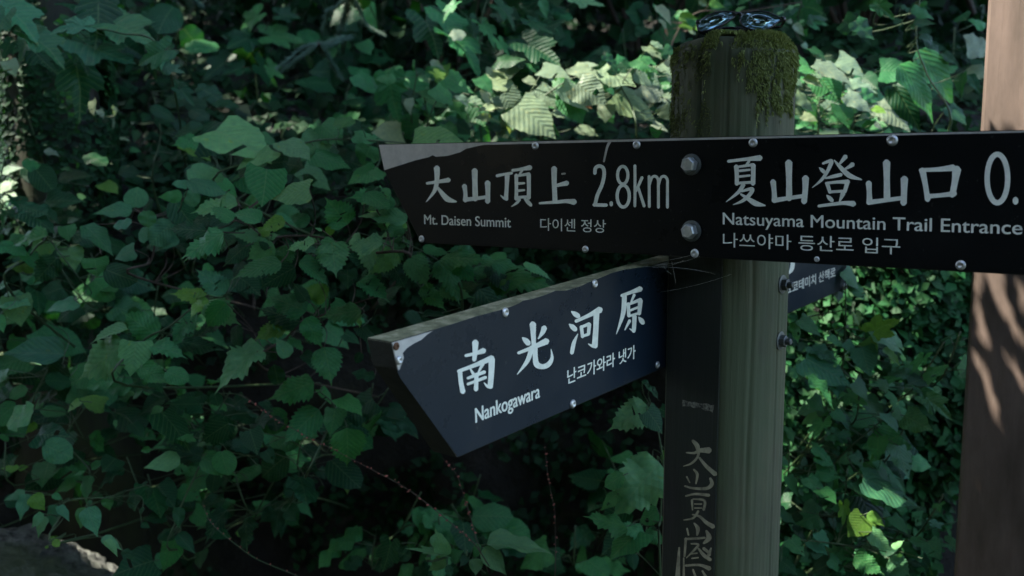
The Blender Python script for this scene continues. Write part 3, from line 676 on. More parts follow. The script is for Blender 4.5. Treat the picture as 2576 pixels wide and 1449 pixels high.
# ------------------------------------------------------------------ plants traced on the photograph
# upper left: broad lobed vine leaves hanging in front of the mossy tree
plant('vine', 'dark lobed vine leaves hanging in front of the mossy tree trunk', 2.35, '''
V A 60 60 330 250 .8 b; V A 40 120 -60 320 .8 b; V A 250 280 520 430 .62 b; V A 200 300 150 470 .75 b; V A 640 200 372 195 .62 b; V A 740 20 770 350 1.0 d .1;
V A 860 180 1205 300 .55 b; V A 640 330 985 500 .62 b; V A 560 350 700 535 .7 d .1; V A 1240 380 1000 480 .85 b; V A 1240 500 1380 560 .6 b; V A 20 -30 -10 130 1.0 b; V A 600 40 900 120 .6 d .15;
V A 1190 400 1260 560 .7 b .05''', 'vine', stem=('A', (-60, 40), (250, 240), (640, 220), (900, 250), (1250, 430)))
plant('seedling', 'small sparse round-leaved seedling with a long pale hanging stalk', 2.6, '''
R A 1410 720 1225 770 .5 d; R A 1150 800 1290 880 .5 d; R A 1490 660 1690 740 .55 d; B A 1540 960 1290 1000 .35 d; R A 1440 830 1560 880 .6 d; H A 1640 760 1810 790 .5 d; R A 1300 620 1420 650 .45 d;
H A 1420 1090 1600 1200 .5 y; B A 1400 1110 1530 1040 .18 l; R A 660 1170 800 1240 .6 d; R A 900 1290 1040 1300 .6 d; B A 440 1350 680 1290 .3 d''', 'plant', stem=('A', (1160, 1430), (1210, 1040), (1190, 860), (1150, 690)))
plant('creeper', 'broad glossy creeper leaves spread above the serrated nettles', 2.22, '''
H B 80 985 505 1150 .6 l; H B 505 1130 225 1245 .42 l; B B 510 1260 175 1340 .32 g; H B 870 1030 735 1230 .95 l; H B 610 1060 800 1190 .6 l; R B 980 920 1135 920 .5 g; H B 880 940 1045 1085 .85 g;
H B 1250 1100 1190 1262 1.1 g; H B 740 1270 972 1405 .6 l; H B 1300 1270 1075 1365 .6 g; H B 1270 1280 1362 1342 .5 g; H B 560 1240 480 1420 .9 d; H B 830 1160 1110 1250 .5 g; H B 1130 1020 1360 1060 .5 g; B B 400 1020 555 1090 .4 g;
H B 300 1330 520 1470 .8 g; H B 1570 1070 1930 1005 .36 l -.1; B B 1180 940 1270 940 .5 d; H B 620 1240 760 1260 .8 d .1; R A 1440 1270 1690 1400 .6 l; R A 1450 1390 1300 1365 .45 b; H B 1880 1130 1600 1090 .3 g''', 'plant', stem=('B', (100, 1420), (500, 1180), (850, 1060), (1250, 1060), (1500, 1080)))
plant('bush', 'rounded bluish leaves on a thin brown twig beside the nettles', 2.12, '''
B D 935 225 655 182 .42 b; R D 960 198 962 52 1.15 b; R D 1035 225 1045 338 1.1 b; R D 1215 310 1060 460 .85 b; B D 1270 430 1110 492 .42 b; R D 930 300 795 330 .55 b; B D 1290 120 1110 118 .5 g; R D 1380 85 1330 190 .9 b;
B D 600 325 815 525 .42 b; H D 950 500 800 560 .7 b; R D 1030 340 1020 450 .6 b; R D 1340 10 1580 60 .45 b''', 'plant', stem=('D', (960, 690), (1060, 590), (1090, 470), (1050, 300), (950, 210)), stem_mat='twig', root=None)
plant('nettle', 'heart-leaved plant with drooping pointed leaves beside the boulder side of the bank', 2.2, '''
H D 470 330 490 432 1.1 g; H D 492 478 520 645 1.05 l; N D 335 400 45 440 .42 g; H D 320 440 268 590 .95 l; H D 670 560 690 690 1.4 g; R D 750 640 965 730 .8 d; H D 230 610 35 595 .5 y; N D 400 560 225 745 .7 d;
H D 110 830 148 1048 .95 l; H D 10 840 200 860 .55 l; H D 530 860 325 925 .55 b; B D 455 1240 5 1200 .46 b; B D 500 1390 205 1380 .5 d; H D 200 240 400 370 .5 d; H D 190 520 300 640 .6 g; R D 0 450 180 530 .5 g; H D 260 790 290 960 .7 d; B D -20 960 30 1090 .6 g;
H D 40 730 -20 790 .6 g; R D 150 190 330 240 .6 d''', 'plant', stem=('D', (560, 700), (420, 520), (330, 430), (200, 560), (100, 830)))
plant('nettle', 'upright serrated nettle tuft with one pale young shoot between the leaf clusters', 2.0, '''
N D 1115 1105 838 942 .62 g; N D 905 1065 630 1082 .30 l; N D 880 1160 498 1430 .5 l; H D 965 1150 928 1385 .9 l; N D 1080 1180 1310 1215 .42 g; N D 1395 950 1185 1160 .5 g; R D 1180 1360 1325 1425 .8 g; N D 1455 860 1205 788 .42 y; N D 1445 830 1330 975 .4 y;
N D 1590 810 1385 615 .6 b; N D 1575 385 1265 565 .45 g; N D 1000 1330 1200 1449 .6 g; N D 1390 830 1460 800 .4 y; H D 1290 1150 1590 1210 .4 d .1; H D 1150 980 1230 1050 .7 d .1''', 'nettle', stem=('D', (900, 1460), (1000, 1160), (1200, 1040), (1420, 870), (1600, 830)))
plant('nettle', 'long arching nettle stem with coarsely toothed leaves reaching towards the black board', 1.95, '''
N E 600 395 342 388 .42 l; N E 660 450 478 585 .7 l; N E 750 300 555 350 .55 y; N E 575 300 365 195 .5 g; N E 410 185 62 212 .4 l; N E 740 470 742 672 .65 g; N E 960 455 742 488 .36 l; N E 1080 450 1100 692 .85 l; N E 1440 452 1158 438 .45 l; N E 1530 455 1338 695 .68 l;
N E 1190 318 1035 125 .85 g; N E 1480 150 1190 105 .4 g; B E 1610 300 1285 165 .26 l; B E 1610 350 1405 385 .22 l; N E 720 590 355 632 .36 g; N E 470 475 305 610 .52 d; N E 850 585 1095 705 .42 g; N E 310 375 -5 565 .5 g; N E 1000 430 900 400 .5 l; N E 920 310 760 250 .6 b;
N E 1000 440 1200 560 .55 g; N E 640 395 540 335 .5 y; N E 620 420 690 380 .5 l; N E 1040 380 1110 330 .7 y; N E 1010 360 955 345 .4 l; N E 890 470 980 520 .5 b; N E 380 290 220 170 .5 g; H E 620 -70 590 195 1.0 g; H E 920 70 630 115 .55 l; H E 300 20 420 110 .5 g; N E 1460 60 1480 180 .5 g; N E 1330 90 1500 240 .45 g;
B E 1620 330 1330 210 .2 y; N E 1640 470 1500 400 .35 g''', 'nettle', stem=('E', (1640, 560), (1300, 520), (1040, 420), (820, 400), (600, 400), (420, 250)), stem_mat='twig', thick=.0026)
plant('nettle', 'shaded nettle shoot with toothed leaves just past the navy board tip', 2.05, '''
H E 1190 640 1200 780 1.0 d; N E 1280 720 1500 830 .42 g; N E 1285 925 985 975 .46 g; N E 895 935 610 798 .5 g; N E 1050 830 870 770 .8 y; N E 850 1010 550 885 .45 d; N E 890 985 1015 1185 .62 g; N E 755 1030 515 1125 .5 y; B E 780 1255 680 1115 .62 l; N E 590 1195 200 1428 .44 l;
N E 1025 1190 1092 1445 .75 g; N E 790 1120 895 1205 .36 g; R E 700 1445 675 1315 .9 d; N E 330 870 170 1080 .6 g; N E 180 870 420 1010 .62 l; N E 900 860 800 720 .5 d; H E 1170 1090 1290 1150 .6 d .15; H E 1100 860 1270 950 .5 g; N E 870 1240 1000 1300 .5 d; N E 550 600 620 800 .8 d .2; H E 420 690 580 800 .8 d .2;
N E 960 670 1070 740 .5 d; N E 1260 950 1310 1050 .3 y; R E 1290 1230 1240 1290 .8 d; R E 1380 1400 1220 1360 .5 d''', 'nettle', stem=('E', (600, 1340), (760, 1120), (900, 1010), (1180, 900), (1400, 830)), stem_mat='twig')
plant('nettle', 'low nettle in deep shade below the navy board tip', 2.1, '''
N G 860 195 575 455 .55 g; H G 985 185 948 395 .8 g; H G 1035 100 1205 205 .6 g; N G 1072 335 1096 660 .82 g; H G 340 350 405 535 .9 d; R G 130 510 160 700 .95 g; N G 820 -10 450 105 .5 g; H G 870 40 970 140 .5 g; N G 150 240 40 520 .7 d; H G 240 220 420 310 .5 d; N G 90 60 20 170 .9 d .1; H G 300 100 190 170 .8 d .1; H G 440 130 520 210 .7 d;
H F 1220 215 1480 465 .6 d; N F 1720 300 1470 455 .6 d; H F 1510 150 1290 160 .5 d; R F 1620 70 1640 170 1.0 d; H F 1460 400 1330 420 .5 g''', 'nettle', stem=('G', (760, 700), (900, 400), (980, 180), (870, 60)))
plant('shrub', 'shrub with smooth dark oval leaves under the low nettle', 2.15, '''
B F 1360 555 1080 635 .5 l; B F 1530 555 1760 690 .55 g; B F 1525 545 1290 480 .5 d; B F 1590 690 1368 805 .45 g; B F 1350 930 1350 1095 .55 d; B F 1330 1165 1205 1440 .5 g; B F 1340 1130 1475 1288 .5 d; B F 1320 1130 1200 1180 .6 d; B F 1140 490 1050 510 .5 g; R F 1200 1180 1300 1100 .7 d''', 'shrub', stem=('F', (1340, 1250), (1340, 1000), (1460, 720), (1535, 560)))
plant('shrub', 'smooth-leaved shrub with pale rounded leaves above the boulder', 2.25, '''
R F 250 190 20 320 .55 l; R F 340 460 545 560 .85 b; H F 790 155 588 105 .6 y; B F 660 640 525 548 .5 g; B F 690 640 812 572 .42 g; B F 680 690 615 895 .42 g; B F 575 740 395 805 .42 g; H F 600 130 500 200 .5 y; B F 280 300 180 370 .5 y; R F 330 180 480 220 .6 g; R F 870 210 1100 340 .7 d .1; B F 140 640 0 620 .4 y; B F 140 640 215 620 .5 y;
H F 100 20 -30 140 .7 d; R F 200 30 60 90 .6 g; B F 640 660 540 690 .3 g; B F 870 270 880 340 .4 l; H F 1000 300 1100 390 .7 d .1; B F 700 820 790 850 .3 g; R F 0 380 60 420 .4 g''', 'shrub', stem=('F', (690, 900), (680, 660), (500, 420), (640, 180)))
plant('maple_seedling', 'low palmate-leaved seedling drooping over the boulder', 2.08, '''
B F 200 830 150 1030 .42 b; B F 240 840 335 960 .8 y; B F 190 810 20 880 .42 b; B F 430 910 385 1110 .42 b; B F 440 920 520 1040 .42 b; B F 640 930 595 1115 .55 l; B F 660 930 728 1140 .6 b; B F 330 980 210 1085 .42 l; B F 345 1000 265 1155 .42 l; B F 770 1160 925 1215 .42 l; B F 790 1180 890 1300 .42 l; B F 800 850 835 955 .8 g; B F 690 880 650 930 .42 b;
B F 1130 780 1110 880 .5 d; B F 1080 930 1060 990 .5 d; B F 1070 1050 1130 1090 .7 d; B F 400 830 470 880 .6 g; R F 405 1180 370 1150 .9 y -.05; R F 405 1180 440 1150 .9 y -.05; R F 405 1180 440 1225 .9 y -.05; R F 360 1220 345 1245 .9 y -.05; R F 930 1260 1020 1310 .5 d''', 'seedling', stem=('F', (560, 1180), (450, 1000), (520, 880), (800, 860)))
plant('maple_seedling', 'dark palmate seedling alone in the black hollow', 2.35, '''
B G 560 950 525 1170 .5 d; B G 610 960 690 1040 .8 d; B G 530 950 410 1040 .8 d; B G 600 940 700 940 .6 d; B G 360 960 360 900 .6 d; B G 300 1020 340 1060 .8 d; H G 830 610 700 645 .6 d; H G 860 640 920 715 .8 d; R G 780 600 845 605 .7 d; B G 1070 740 1080 835 .5 y; B G 240 1110 350 1170 .4 y; B G 900 780 850 790 .6 d''', 'seedling')
# plant in front of the hollow with wiry red-budded flower stalks
KW = plant('knotweed', 'smooth oval-leaved plant with wiry arching stalks of tiny red buds', 1.95, '''
B G 1815 1300 1748 1132 .58 l; V G 1770 1290 1525 1240 .4 l; B G 1812 1318 1685 1415 .62 l; B G 1845 1310 1945 1265 .8 g; V G 1400 1215 1360 1430 1.0 d .1; B H 388 1212 895 1202 .28 l; B H 365 1232 535 1455 .52 l; B H 310 1315 308 1450 .85 l; R H 330 1208 275 1300 .7 g; R H 150 1255 140 1355 1.0 g; B H 240 1300 180 1380 .6 d; R H 90 1370 130 1449 .8 d; B G 1700 1330 1660 1310 .6 l; B H 0 1130 60 1300 .6 l; R G 1900 1370 1840 1440 .9 d''', 'plant', stem=('H', (380, 1430), (250, 1330), (130, 1300), (-60, 1310)), spread=.05)
bud_me = bpy.data.meshes.new('bud'); b_ = bmesh.new(); bmesh.ops.create_icosphere(b_, subdivisions=1, radius=.0016)
for v in b_.verts: v.co.z *= 1.7
b_.to_mesh(bud_me); b_.free(); bud_me.materials.append(M['bud'])
for tg, pts, nb, dd in (('G', [(2150, 1380), (2030, 1200), (1900, 1085), (1700, 920), (1500, 775), (1250, 640), (1000, 510), (800, 410), (560, 280), (430, 190), (310, 92)], 46, 1.9),
                   ('H', [(400, 1420), (310, 1170), (260, 985), (215, 850), (170, 700), (110, 620), (50, 555)], 18, 1.93),
                   ('H', [(905, 1480), (908, 1200), (900, 950), (865, 780), (840, 600), (825, 450)], 16, 1.97)):
    P = [at(*px(tg, *p), dd) - KW.location for p in pts]; P = [Vector(p) for p in catmull([tuple(p) for p in P], 5)]
    vs, fs = [], []; tube(vs, fs, P, [.0010 - .0006 * i / len(P) for i in range(len(P))], 5); st = link('flower_stalk', mesh('flower_stalk', vs, fs, True), M['twig'], KW)
    for k in range(nb):
        q = P[int((.12 + .86 * k / nb) * (len(P) - 1))].lerp(P[min(len(P) - 1, int((.12 + .86 * k / nb) * (len(P) - 1)) + 1)], random.random())
        o = bpy.data.objects.new('bud', bud_me); COL.objects.link(o); o.parent = st; o.location = q + Vector([random.uniform(-.0025, .0025) for _ in range(3)]); o.rotation_euler = [random.uniform(0, 6) for _ in range(3)]; o.scale = [random.uniform(.6, 1.25)] * 3
r = empty('wiry_stalk', (at(*px('G', 700, 1449), 2.1).x, bank_y(0, .3), .3)); tag(r, 'bare wiry stalk with pale buds arching low over the boulder side', 'plant')
P = [at(*px('G', *p), 2.05) - r.location for p in [(760, 1480), (660, 1432), (400, 1325), (240, 1215), (110, 1110), (30, 1020), (-15, 900)]]; P = [Vector((0, 0, 0))] + [Vector(p) for p in catmull([tuple(p) for p in P], 5)]
vs, fs = [], []; tube(vs, fs, P, .0008, 5); st = link('stalk', mesh('stalk', vs, fs, True), M['stem'], r)
for k in range(3, len(P) - 1, 2):
    o = bpy.data.objects.new('bud', bud_me); COL.objects.link(o); o.parent = st; o.location = P[k].lerp(P[k + 1], random.random()) + Vector((.001, 0, .0015)); o.scale = [random.uniform(.5, .9)] * 3
# between the boards and the post
plant('nettle', 'deeply veined nettle leaves growing against the lower post', 1.9, '''
N H 1615 180 1292 335 .55 l; N H 1690 600 1340 985 .68 l; R H 1420 690 1272 770 .75 g; H H 1375 830 1235 935 .65 g; N H 1445 1075 1128 988 .4 g; N H 1590 1140 1390 1060 .5 g; H H 1680 960 1520 1050 .7 g; H H 1540 1110 1310 1300 .7 g; N H 1590 1105 1740 1225 .6 g; H H 1600 200 1740 360 .8 d; B H 1740 500 1700 600 .3 l; N H 1640 560 1430 640 .3 g; H H 1510 1190 1500 1290 .8 g; N H 1720 740 1690 820 .5 g;
N H 1620 30 1700 110 .3 d; N H 1560 -20 1660 60 .3 d''', 'nettle', stem=('H', (1700, 1449), (1700, 1000), (1720, 600), (1650, 200)), root=Vector((.33, 1.95, 0)), spread=.05)
plant('nettle', 'nettle tops with small flower spikes showing between the two boards', 2.0, '''
N 3 560 60 720 330 .5 g; N 3 350 40 480 250 .7 l; N 3 250 0 80 170 .6 l; N 3 640 60 800 200 .6 g; N 3 760 140 1060 190 .35 g; N 3 820 60 1180 100 .3 g; N 3 420 250 600 400 .5 g; N 3 550 250 780 330 .4 l; N 3 900 190 1330 170 .35 g; N 3 1110 90 1330 150 .3 l; B 3 1040 170 920 260 .25 l; N 3 1000 40 860 20 .4 g; N 3 200 60 330 220 .5 d; N 3 60 200 200 290 .5 d; H 3 20 520 140 640 .5 d; B 3 430 440 600 410 .2 d;
N 1 60 900 110 1150 .6 l; N 1 0 850 -80 960 .5 l; N 1 280 600 40 640 .4 g; N 1 300 690 170 850 .3 l; N 1 360 830 100 760 .4 g; N 1 500 960 720 1030 .4 g; N 1 380 930 210 900 .5 l; N 1 480 1000 430 1180 .6 g; N 1 900 1000 700 960 .4 g; N 1 640 1050 1000 1010 .4 g''', 'nettle', stem=('3', (700, 380), (640, 160), (480, 30), (300, -60)), spread=.06)
# sunlit leaves on the ledge behind the post
plant('butterbur', 'sunlit heart-leaved plant on the ledge just past the black board, sun whitening put into the leaf colour', 2.55, '''
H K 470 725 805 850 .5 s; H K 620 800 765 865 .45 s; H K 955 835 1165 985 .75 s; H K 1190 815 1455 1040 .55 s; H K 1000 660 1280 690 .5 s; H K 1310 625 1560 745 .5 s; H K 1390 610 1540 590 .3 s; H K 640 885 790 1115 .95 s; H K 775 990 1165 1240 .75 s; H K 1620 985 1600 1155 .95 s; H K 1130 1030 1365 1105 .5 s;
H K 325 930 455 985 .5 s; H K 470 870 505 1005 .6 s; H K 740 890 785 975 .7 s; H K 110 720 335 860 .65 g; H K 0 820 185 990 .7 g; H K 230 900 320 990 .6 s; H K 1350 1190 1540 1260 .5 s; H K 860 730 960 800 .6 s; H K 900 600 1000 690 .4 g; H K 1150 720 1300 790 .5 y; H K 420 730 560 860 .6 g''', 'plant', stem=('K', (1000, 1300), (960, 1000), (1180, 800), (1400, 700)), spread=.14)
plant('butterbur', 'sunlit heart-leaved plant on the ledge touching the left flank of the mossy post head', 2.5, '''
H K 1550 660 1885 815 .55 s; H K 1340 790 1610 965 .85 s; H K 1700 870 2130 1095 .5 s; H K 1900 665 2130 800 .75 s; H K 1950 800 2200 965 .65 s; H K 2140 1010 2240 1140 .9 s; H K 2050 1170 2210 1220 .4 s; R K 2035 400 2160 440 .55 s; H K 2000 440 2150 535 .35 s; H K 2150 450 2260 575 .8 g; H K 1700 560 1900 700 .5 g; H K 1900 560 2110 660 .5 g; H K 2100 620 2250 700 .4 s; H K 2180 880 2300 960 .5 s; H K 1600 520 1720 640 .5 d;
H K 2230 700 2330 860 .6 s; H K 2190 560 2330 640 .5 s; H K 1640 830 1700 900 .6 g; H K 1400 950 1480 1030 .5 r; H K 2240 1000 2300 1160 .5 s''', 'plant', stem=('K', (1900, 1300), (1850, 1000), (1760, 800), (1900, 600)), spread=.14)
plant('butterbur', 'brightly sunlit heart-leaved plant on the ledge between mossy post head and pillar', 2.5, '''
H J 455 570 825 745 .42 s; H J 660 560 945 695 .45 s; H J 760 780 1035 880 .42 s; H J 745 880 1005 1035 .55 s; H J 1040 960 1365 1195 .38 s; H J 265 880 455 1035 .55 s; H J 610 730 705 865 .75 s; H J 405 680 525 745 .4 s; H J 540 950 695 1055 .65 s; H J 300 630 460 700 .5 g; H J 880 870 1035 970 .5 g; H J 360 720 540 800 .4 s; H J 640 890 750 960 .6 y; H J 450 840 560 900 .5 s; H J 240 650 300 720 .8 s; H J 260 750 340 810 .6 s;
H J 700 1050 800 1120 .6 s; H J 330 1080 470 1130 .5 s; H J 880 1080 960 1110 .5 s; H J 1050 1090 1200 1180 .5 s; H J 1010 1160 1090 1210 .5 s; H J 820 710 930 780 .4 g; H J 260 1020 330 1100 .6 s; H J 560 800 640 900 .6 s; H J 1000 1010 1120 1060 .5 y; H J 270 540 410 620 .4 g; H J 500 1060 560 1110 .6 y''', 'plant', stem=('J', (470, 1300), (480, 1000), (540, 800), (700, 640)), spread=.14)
plant('vine', 'serrated vine leaves with sunlit rims climbing above the ledge', 2.75, '''
V K 180 40 60 150 .6 g; V K 70 130 420 430 .7 g; V K 440 230 610 390 .65 g; V K 170 350 510 610 .5 g; V K 600 390 690 530 .7 g; V K 880 420 1210 570 .85 d; V K 0 690 120 760 .6 y; V K 330 200 420 420 .6 d; H B 1150 560 1330 700 .6 g; V B 1400 620 1430 925 1.1 g; V B 1560 640 1800 840 .6 g; H B 1330 640 1180 600 .6 g; V B 1830 540 1690 640 .6 y; H B 1660 690 1850 800 .5 l; B K 1000 0 1060 170 .45 g; V K 1340 -20 1580 70 .5 l; V K 600 60 800 200 .6 d; H K 580 580 860 560 .4 d; V K 900 200 1100 330 .7 d''', 'vine', stem=('K', (400, 900), (420, 500), (430, 200), (500, -40)), spread=.12)
plant('broad_weed', 'long dark drooping leaves in the shade next to the timber pillar', 2.3, '''
B J 1400 480 1835 960 .36 g; B J 1235 610 1690 1030 .36 g; V J 1040 50 1195 150 .8 g; B J 1350 80 1585 160 .36 g; B J 1250 60 1400 110 .3 d; B J 1640 500 1800 620 .4 d; H J 820 200 1000 380 .6 d .1; B J 1500 20 1420 60 .5 g; B J 1850 680 1780 900 .3 d; H J 400 460 560 540 .4 d .1; H J 1700 1000 1900 1150 .4 d; B J 1450 320 1650 520 .2 d''', 'plant', stem=('J', (1700, 1250), (1500, 700), (1400, 400), (1430, 0)))
plant('sapling', 'thin backlit sapling with sunlit bead-like leaf tips beside the sunglasses', 2.9, '''
B K 2080 60 2230 230 .3 s; B K 2120 180 2200 280 .25 s; B K 2300 160 2480 180 .5 y; H K 2330 220 2560 260 .4 y; B 4 560 260 460 180 .5 g; B 4 350 160 600 180 .35 g; B 4 490 310 580 340 .3 s; B 4 600 0 700 60 .6 s; B 4 700 30 860 60 .5 y; B 4 720 60 830 90 .5 g; B 4 1470 110 1640 20 .22 l; B 4 1390 150 1470 100 .3 l; B 4 970 120 1060 50 .3 l; B 4 1560 240 1660 360 .5 s; H 4 1500 200 1540 240 .8 s; H 4 1640 200 1620 240 .7 l; H 4 1650 440 1700 490 .7 s; B 4 250 290 280 380 .3 r; H 4 170 60 230 170 .4 g''', 'sapling', stem=('4', (300, 700), (380, 320), (600, 120), (1000, 120), (1640, 20)), stem_mat='twig')
# right: ivy on the rock face
plant('ivy', 'pale lobed ivy leaves at the top of the rock face under the navy board', 2.12, '''
V I 480 340 585 275 1.2 y; B I 450 340 655 400 .34 l; H I 440 380 495 445 .95 l; H I 145 285 245 362 .5 g; H I 120 300 150 395 .6 g; H I 200 410 315 475 .5 b; H I 170 460 385 590 .4 b; H I 170 480 140 555 .8 b; H I 425 415 465 545 .8 b; H I 395 565 465 645 .7 b; B I 430 640 548 748 .45 b; H I 350 390 390 440 .8 b; V I 400 270 430 340 .8 y; H I 350 60 420 150 .6 g; H I 390 140 440 200 .6 g; B I 520 420 610 490 .3 y; H I 280 360 350 420 .4 g; H I 520 560 540 620 .6 b; B I 170 550 320 660 .25 g; H I 540 620 600 660 .5 g; B I 540 350 640 410 .4 l''', 'ivy', spread=.04)
plant('ivy', 'dim trailing ivy half way down the mossy rock face beside the post', 2.12, '''
H I 600 810 430 880 .75 g; H I 500 820 490 920 .8 g; H I 590 860 640 1010 .55 b; H I 390 895 435 955 .8 b; H I 430 1000 685 1135 .4 b; H I 400 1020 460 1095 .7 b; H I 60 780 100 865 .5 g; B I 52 905 98 955 .4 b; B I 38 1140 135 1215 .4 b; H I 200 860 300 920 .4 g; H I 300 700 360 750 .6 g; H I 180 1000 260 1070 .7 g; H I 300 1130 360 1160 .5 g; H I 500 980 560 1060 .7 b; H I 470 1060 530 1140 .7 g; H I 90 1000 140 1090 .5 g; H I 120 820 80 770 .6 g; H I 570 700 640 760 .5 g; H I 200 640 260 700 .7 g''', 'ivy', spread=.04)
plant('ivy', 'bright young ivy shoot low on the rock face with toothed lower leaves', 2.05, '''
H I 440 1185 360 1275 1.0 y; B I 450 1165 532 1225 .5 y; H I 470 1250 570 1330 .6 l; N I 390 1360 535 1435 .6 g; N I 550 1370 655 1449 .8 l; B I 640 1290 772 1302 .36 g; B I 615 1300 685 1385 .5 g; H I 195 1285 275 1350 .7 b; H I 230 1250 280 1320 .6 b; N I 400 1340 490 1400 .6 g; H I 560 1180 640 1260 .6 g; V I 340 1130 350 1220 .7 y; N I 560 1320 620 1290 .4 l; H I 100 1280 170 1360 .7 g; H I 280 1370 360 1430 .6 g; H I 60 1380 140 1440 .7 d; H I 700 1370 760 1440 .6 d''', 'ivy', spread=.04)

# left, in and out of sun patches far side
plant('weed', 'scattered leaves coloured pale as if sunlit beside the mossy tree trunk', 2.75, '''
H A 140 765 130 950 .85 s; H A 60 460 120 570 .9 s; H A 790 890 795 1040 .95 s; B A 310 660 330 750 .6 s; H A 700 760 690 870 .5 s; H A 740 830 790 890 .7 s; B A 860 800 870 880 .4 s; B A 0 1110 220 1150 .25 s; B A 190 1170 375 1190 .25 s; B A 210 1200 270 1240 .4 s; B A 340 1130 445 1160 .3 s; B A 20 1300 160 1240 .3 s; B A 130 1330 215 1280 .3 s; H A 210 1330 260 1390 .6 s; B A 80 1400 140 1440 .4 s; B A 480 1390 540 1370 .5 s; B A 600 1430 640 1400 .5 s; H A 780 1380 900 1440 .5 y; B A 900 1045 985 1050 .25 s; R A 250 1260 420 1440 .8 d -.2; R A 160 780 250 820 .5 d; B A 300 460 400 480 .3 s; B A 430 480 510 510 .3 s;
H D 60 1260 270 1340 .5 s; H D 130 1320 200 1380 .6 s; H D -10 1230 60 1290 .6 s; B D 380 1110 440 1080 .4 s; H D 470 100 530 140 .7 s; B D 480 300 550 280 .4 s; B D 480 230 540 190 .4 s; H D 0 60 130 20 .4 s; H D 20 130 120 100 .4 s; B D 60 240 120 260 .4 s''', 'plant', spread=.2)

# ------------------------------------------------------------------ scattered plants of the shaded bank (own leaves each, dim)
def wild(name, label, group, cx, cz_or_d, n, kinds, size, tints, cat='plant', d=None):
    c = at(cx, cz_or_d, d); root = Vector((c.x, bank_y(c.x, max(.03, c.z - .18)) - .01, max(.03, c.z - .18))); r = empty(name, root); tag(r, label, cat, group)
    vs, fs = [], []; top = c + Vector((random.uniform(-.06, .06), -.02, .1)); pts = [Vector(p) for p in catmull([tuple(root), tuple((root + c) / 2 + Vector((0, -.04, .03))), tuple(c), tuple(top)], 5)]
    tube(vs, fs, [p - root for p in pts], .0018, 5)
    for i in range(n):
        q = pts[int(random.uniform(.3, 1) * (len(pts) - 1))]; az = random.uniform(0, 2 * math.pi); pet = random.uniform(.02, .09)
        B = q + Vector((math.cos(az) * pet, math.sin(az) * pet * .7 - .02, random.uniform(-.01, .04))); L = random.uniform(*size)
        T = B + Vector((math.cos(az), math.sin(az) * .7 - .25, random.uniform(-.75, .15))).normalized() * L
        tube(vs, fs, [q - root, (q + B) / 2 - root, B - root], .0008, 4)
        k = random.choice(kinds); leaf_obj(k, B, T, WK[k] * random.uniform(.5, 1), r, random.choice(tints))
    link('stem', mesh('stem', vs, fs, True), M['stem'], r)
LOOK = {'N': 'toothed', 'H': 'heart-shaped', 'B': 'narrow oval', 'R': 'rounded', 'V': 'lobed'}
for i in range(22):
    x = random.uniform(-40, 900) if i < 15 else random.uniform(900, 1640); y = random.uniform(480, 1200) if i < 15 else random.uniform(1180, 1449)
    k = 'NHBR'[i % 4]
    wild('undergrowth_plant', 'dim plant with %s leaves deep in the shaded hollow of the bank' % LOOK[k], 'dim plants in the shaded hollow of the bank', x, y, random.randint(6, 11), k, (.05, .095), 'dg', d=random.uniform(2.42, 2.65))
for i in range(18):
    k = 'NHBR'[i % 4]
    wild('low_plant', 'low dim plant with %s leaves near the boulder at the foot of the bank' % LOOK[k], 'low dim plants at the foot of the bank', random.uniform(-30, 950), random.uniform(1010, 1449), random.randint(7, 12), k, (.04, .085), 'ddg', d=random.uniform(2.25, 2.45))
for i in range(12):
    x = random.uniform(1960, 2420); y = random.uniform(720, 1449)
    k = 'HHV'[i % 3]
    wild('creeping_ivy', 'small creeping ivy sprig with %s leaves on the mossy rock face' % LOOK[k], 'small ivy sprigs on the rock face', x, y, random.randint(6, 10), k, (.03, .06), 'ggdb', cat='ivy', d=random.uniform(2.14, 2.24))
for i in range(16):
    x = random.uniform(1000, 2440); y = random.uniform(170, 345)
    k = 'HB'[i % 2]
    wild('ledge_weed', 'small weed with %s leaves on the sun-flecked ledge' % LOOK[k], 'small weeds on the sun-flecked ledge', x, y, random.randint(7, 11), k, (.04, .08), 'dgs', d=random.uniform(2.6, 2.95))
for i in range(30):
    x = random.uniform(-60, 2450); y = random.uniform(-40, 330)
    k = 'HVBR'[i % 4]
    wild('slope_plant', 'plant with %s leaves on the dark slope above the ledge' % LOOK[k], 'plants on the dark upper slope', x, y, random.randint(7, 12), k, (.06, .12), 'dddg', d=random.uniform(3.0, 3.9))

# ------------------------------------------------------------------ conifer sprays hanging at the back
def conifer(label, sprays, d):
    P0 = at(*px('B', *sprays[0][0]), d); r = empty('conifer_branch', P0); tag(r, label, 'conifer branch'); tv, tf = [], []; nv, nf, ti = [], [], []
    for pts in sprays:
        P = [Vector(p) for p in catmull([tuple(at(*px('B', *p), d + .03 * k) - P0) for k, p in enumerate(pts)], 8)]
        tube(tv, tf, P, [.0035 - .0025 * i / len(P) for i in range(len(P))], 5); L = len(P)
        for i in range(L * 16):
            f = random.random() * (L - 1.01); a = P[int(f)].lerp(P[int(f) + 1], f % 1); dr = (P[int(f) + 1] - P[int(f)]).normalized(); s = dr.cross(Vector((0, -.4, 1))).normalized() * random.choice((-1, 1))
            q = (s + dr * .8 + Vector([random.gauss(0, .25) for _ in range(3)])).normalized() * random.uniform(.018, .03); wv = q.cross(Vector((0, -1, .3))).normalized() * .0016
            b = len(nv); nv += [a - wv, a + wv, a + q]; nf.append((b, b + 1, b + 2)); ti += [random.uniform(.7, 1.5)] * 3
    link('twig', mesh('twig', tv, tf, True), M['twig'], r); tag(tinted('needles', nv, nf, ti, M['needle'], r), kind='stuff')
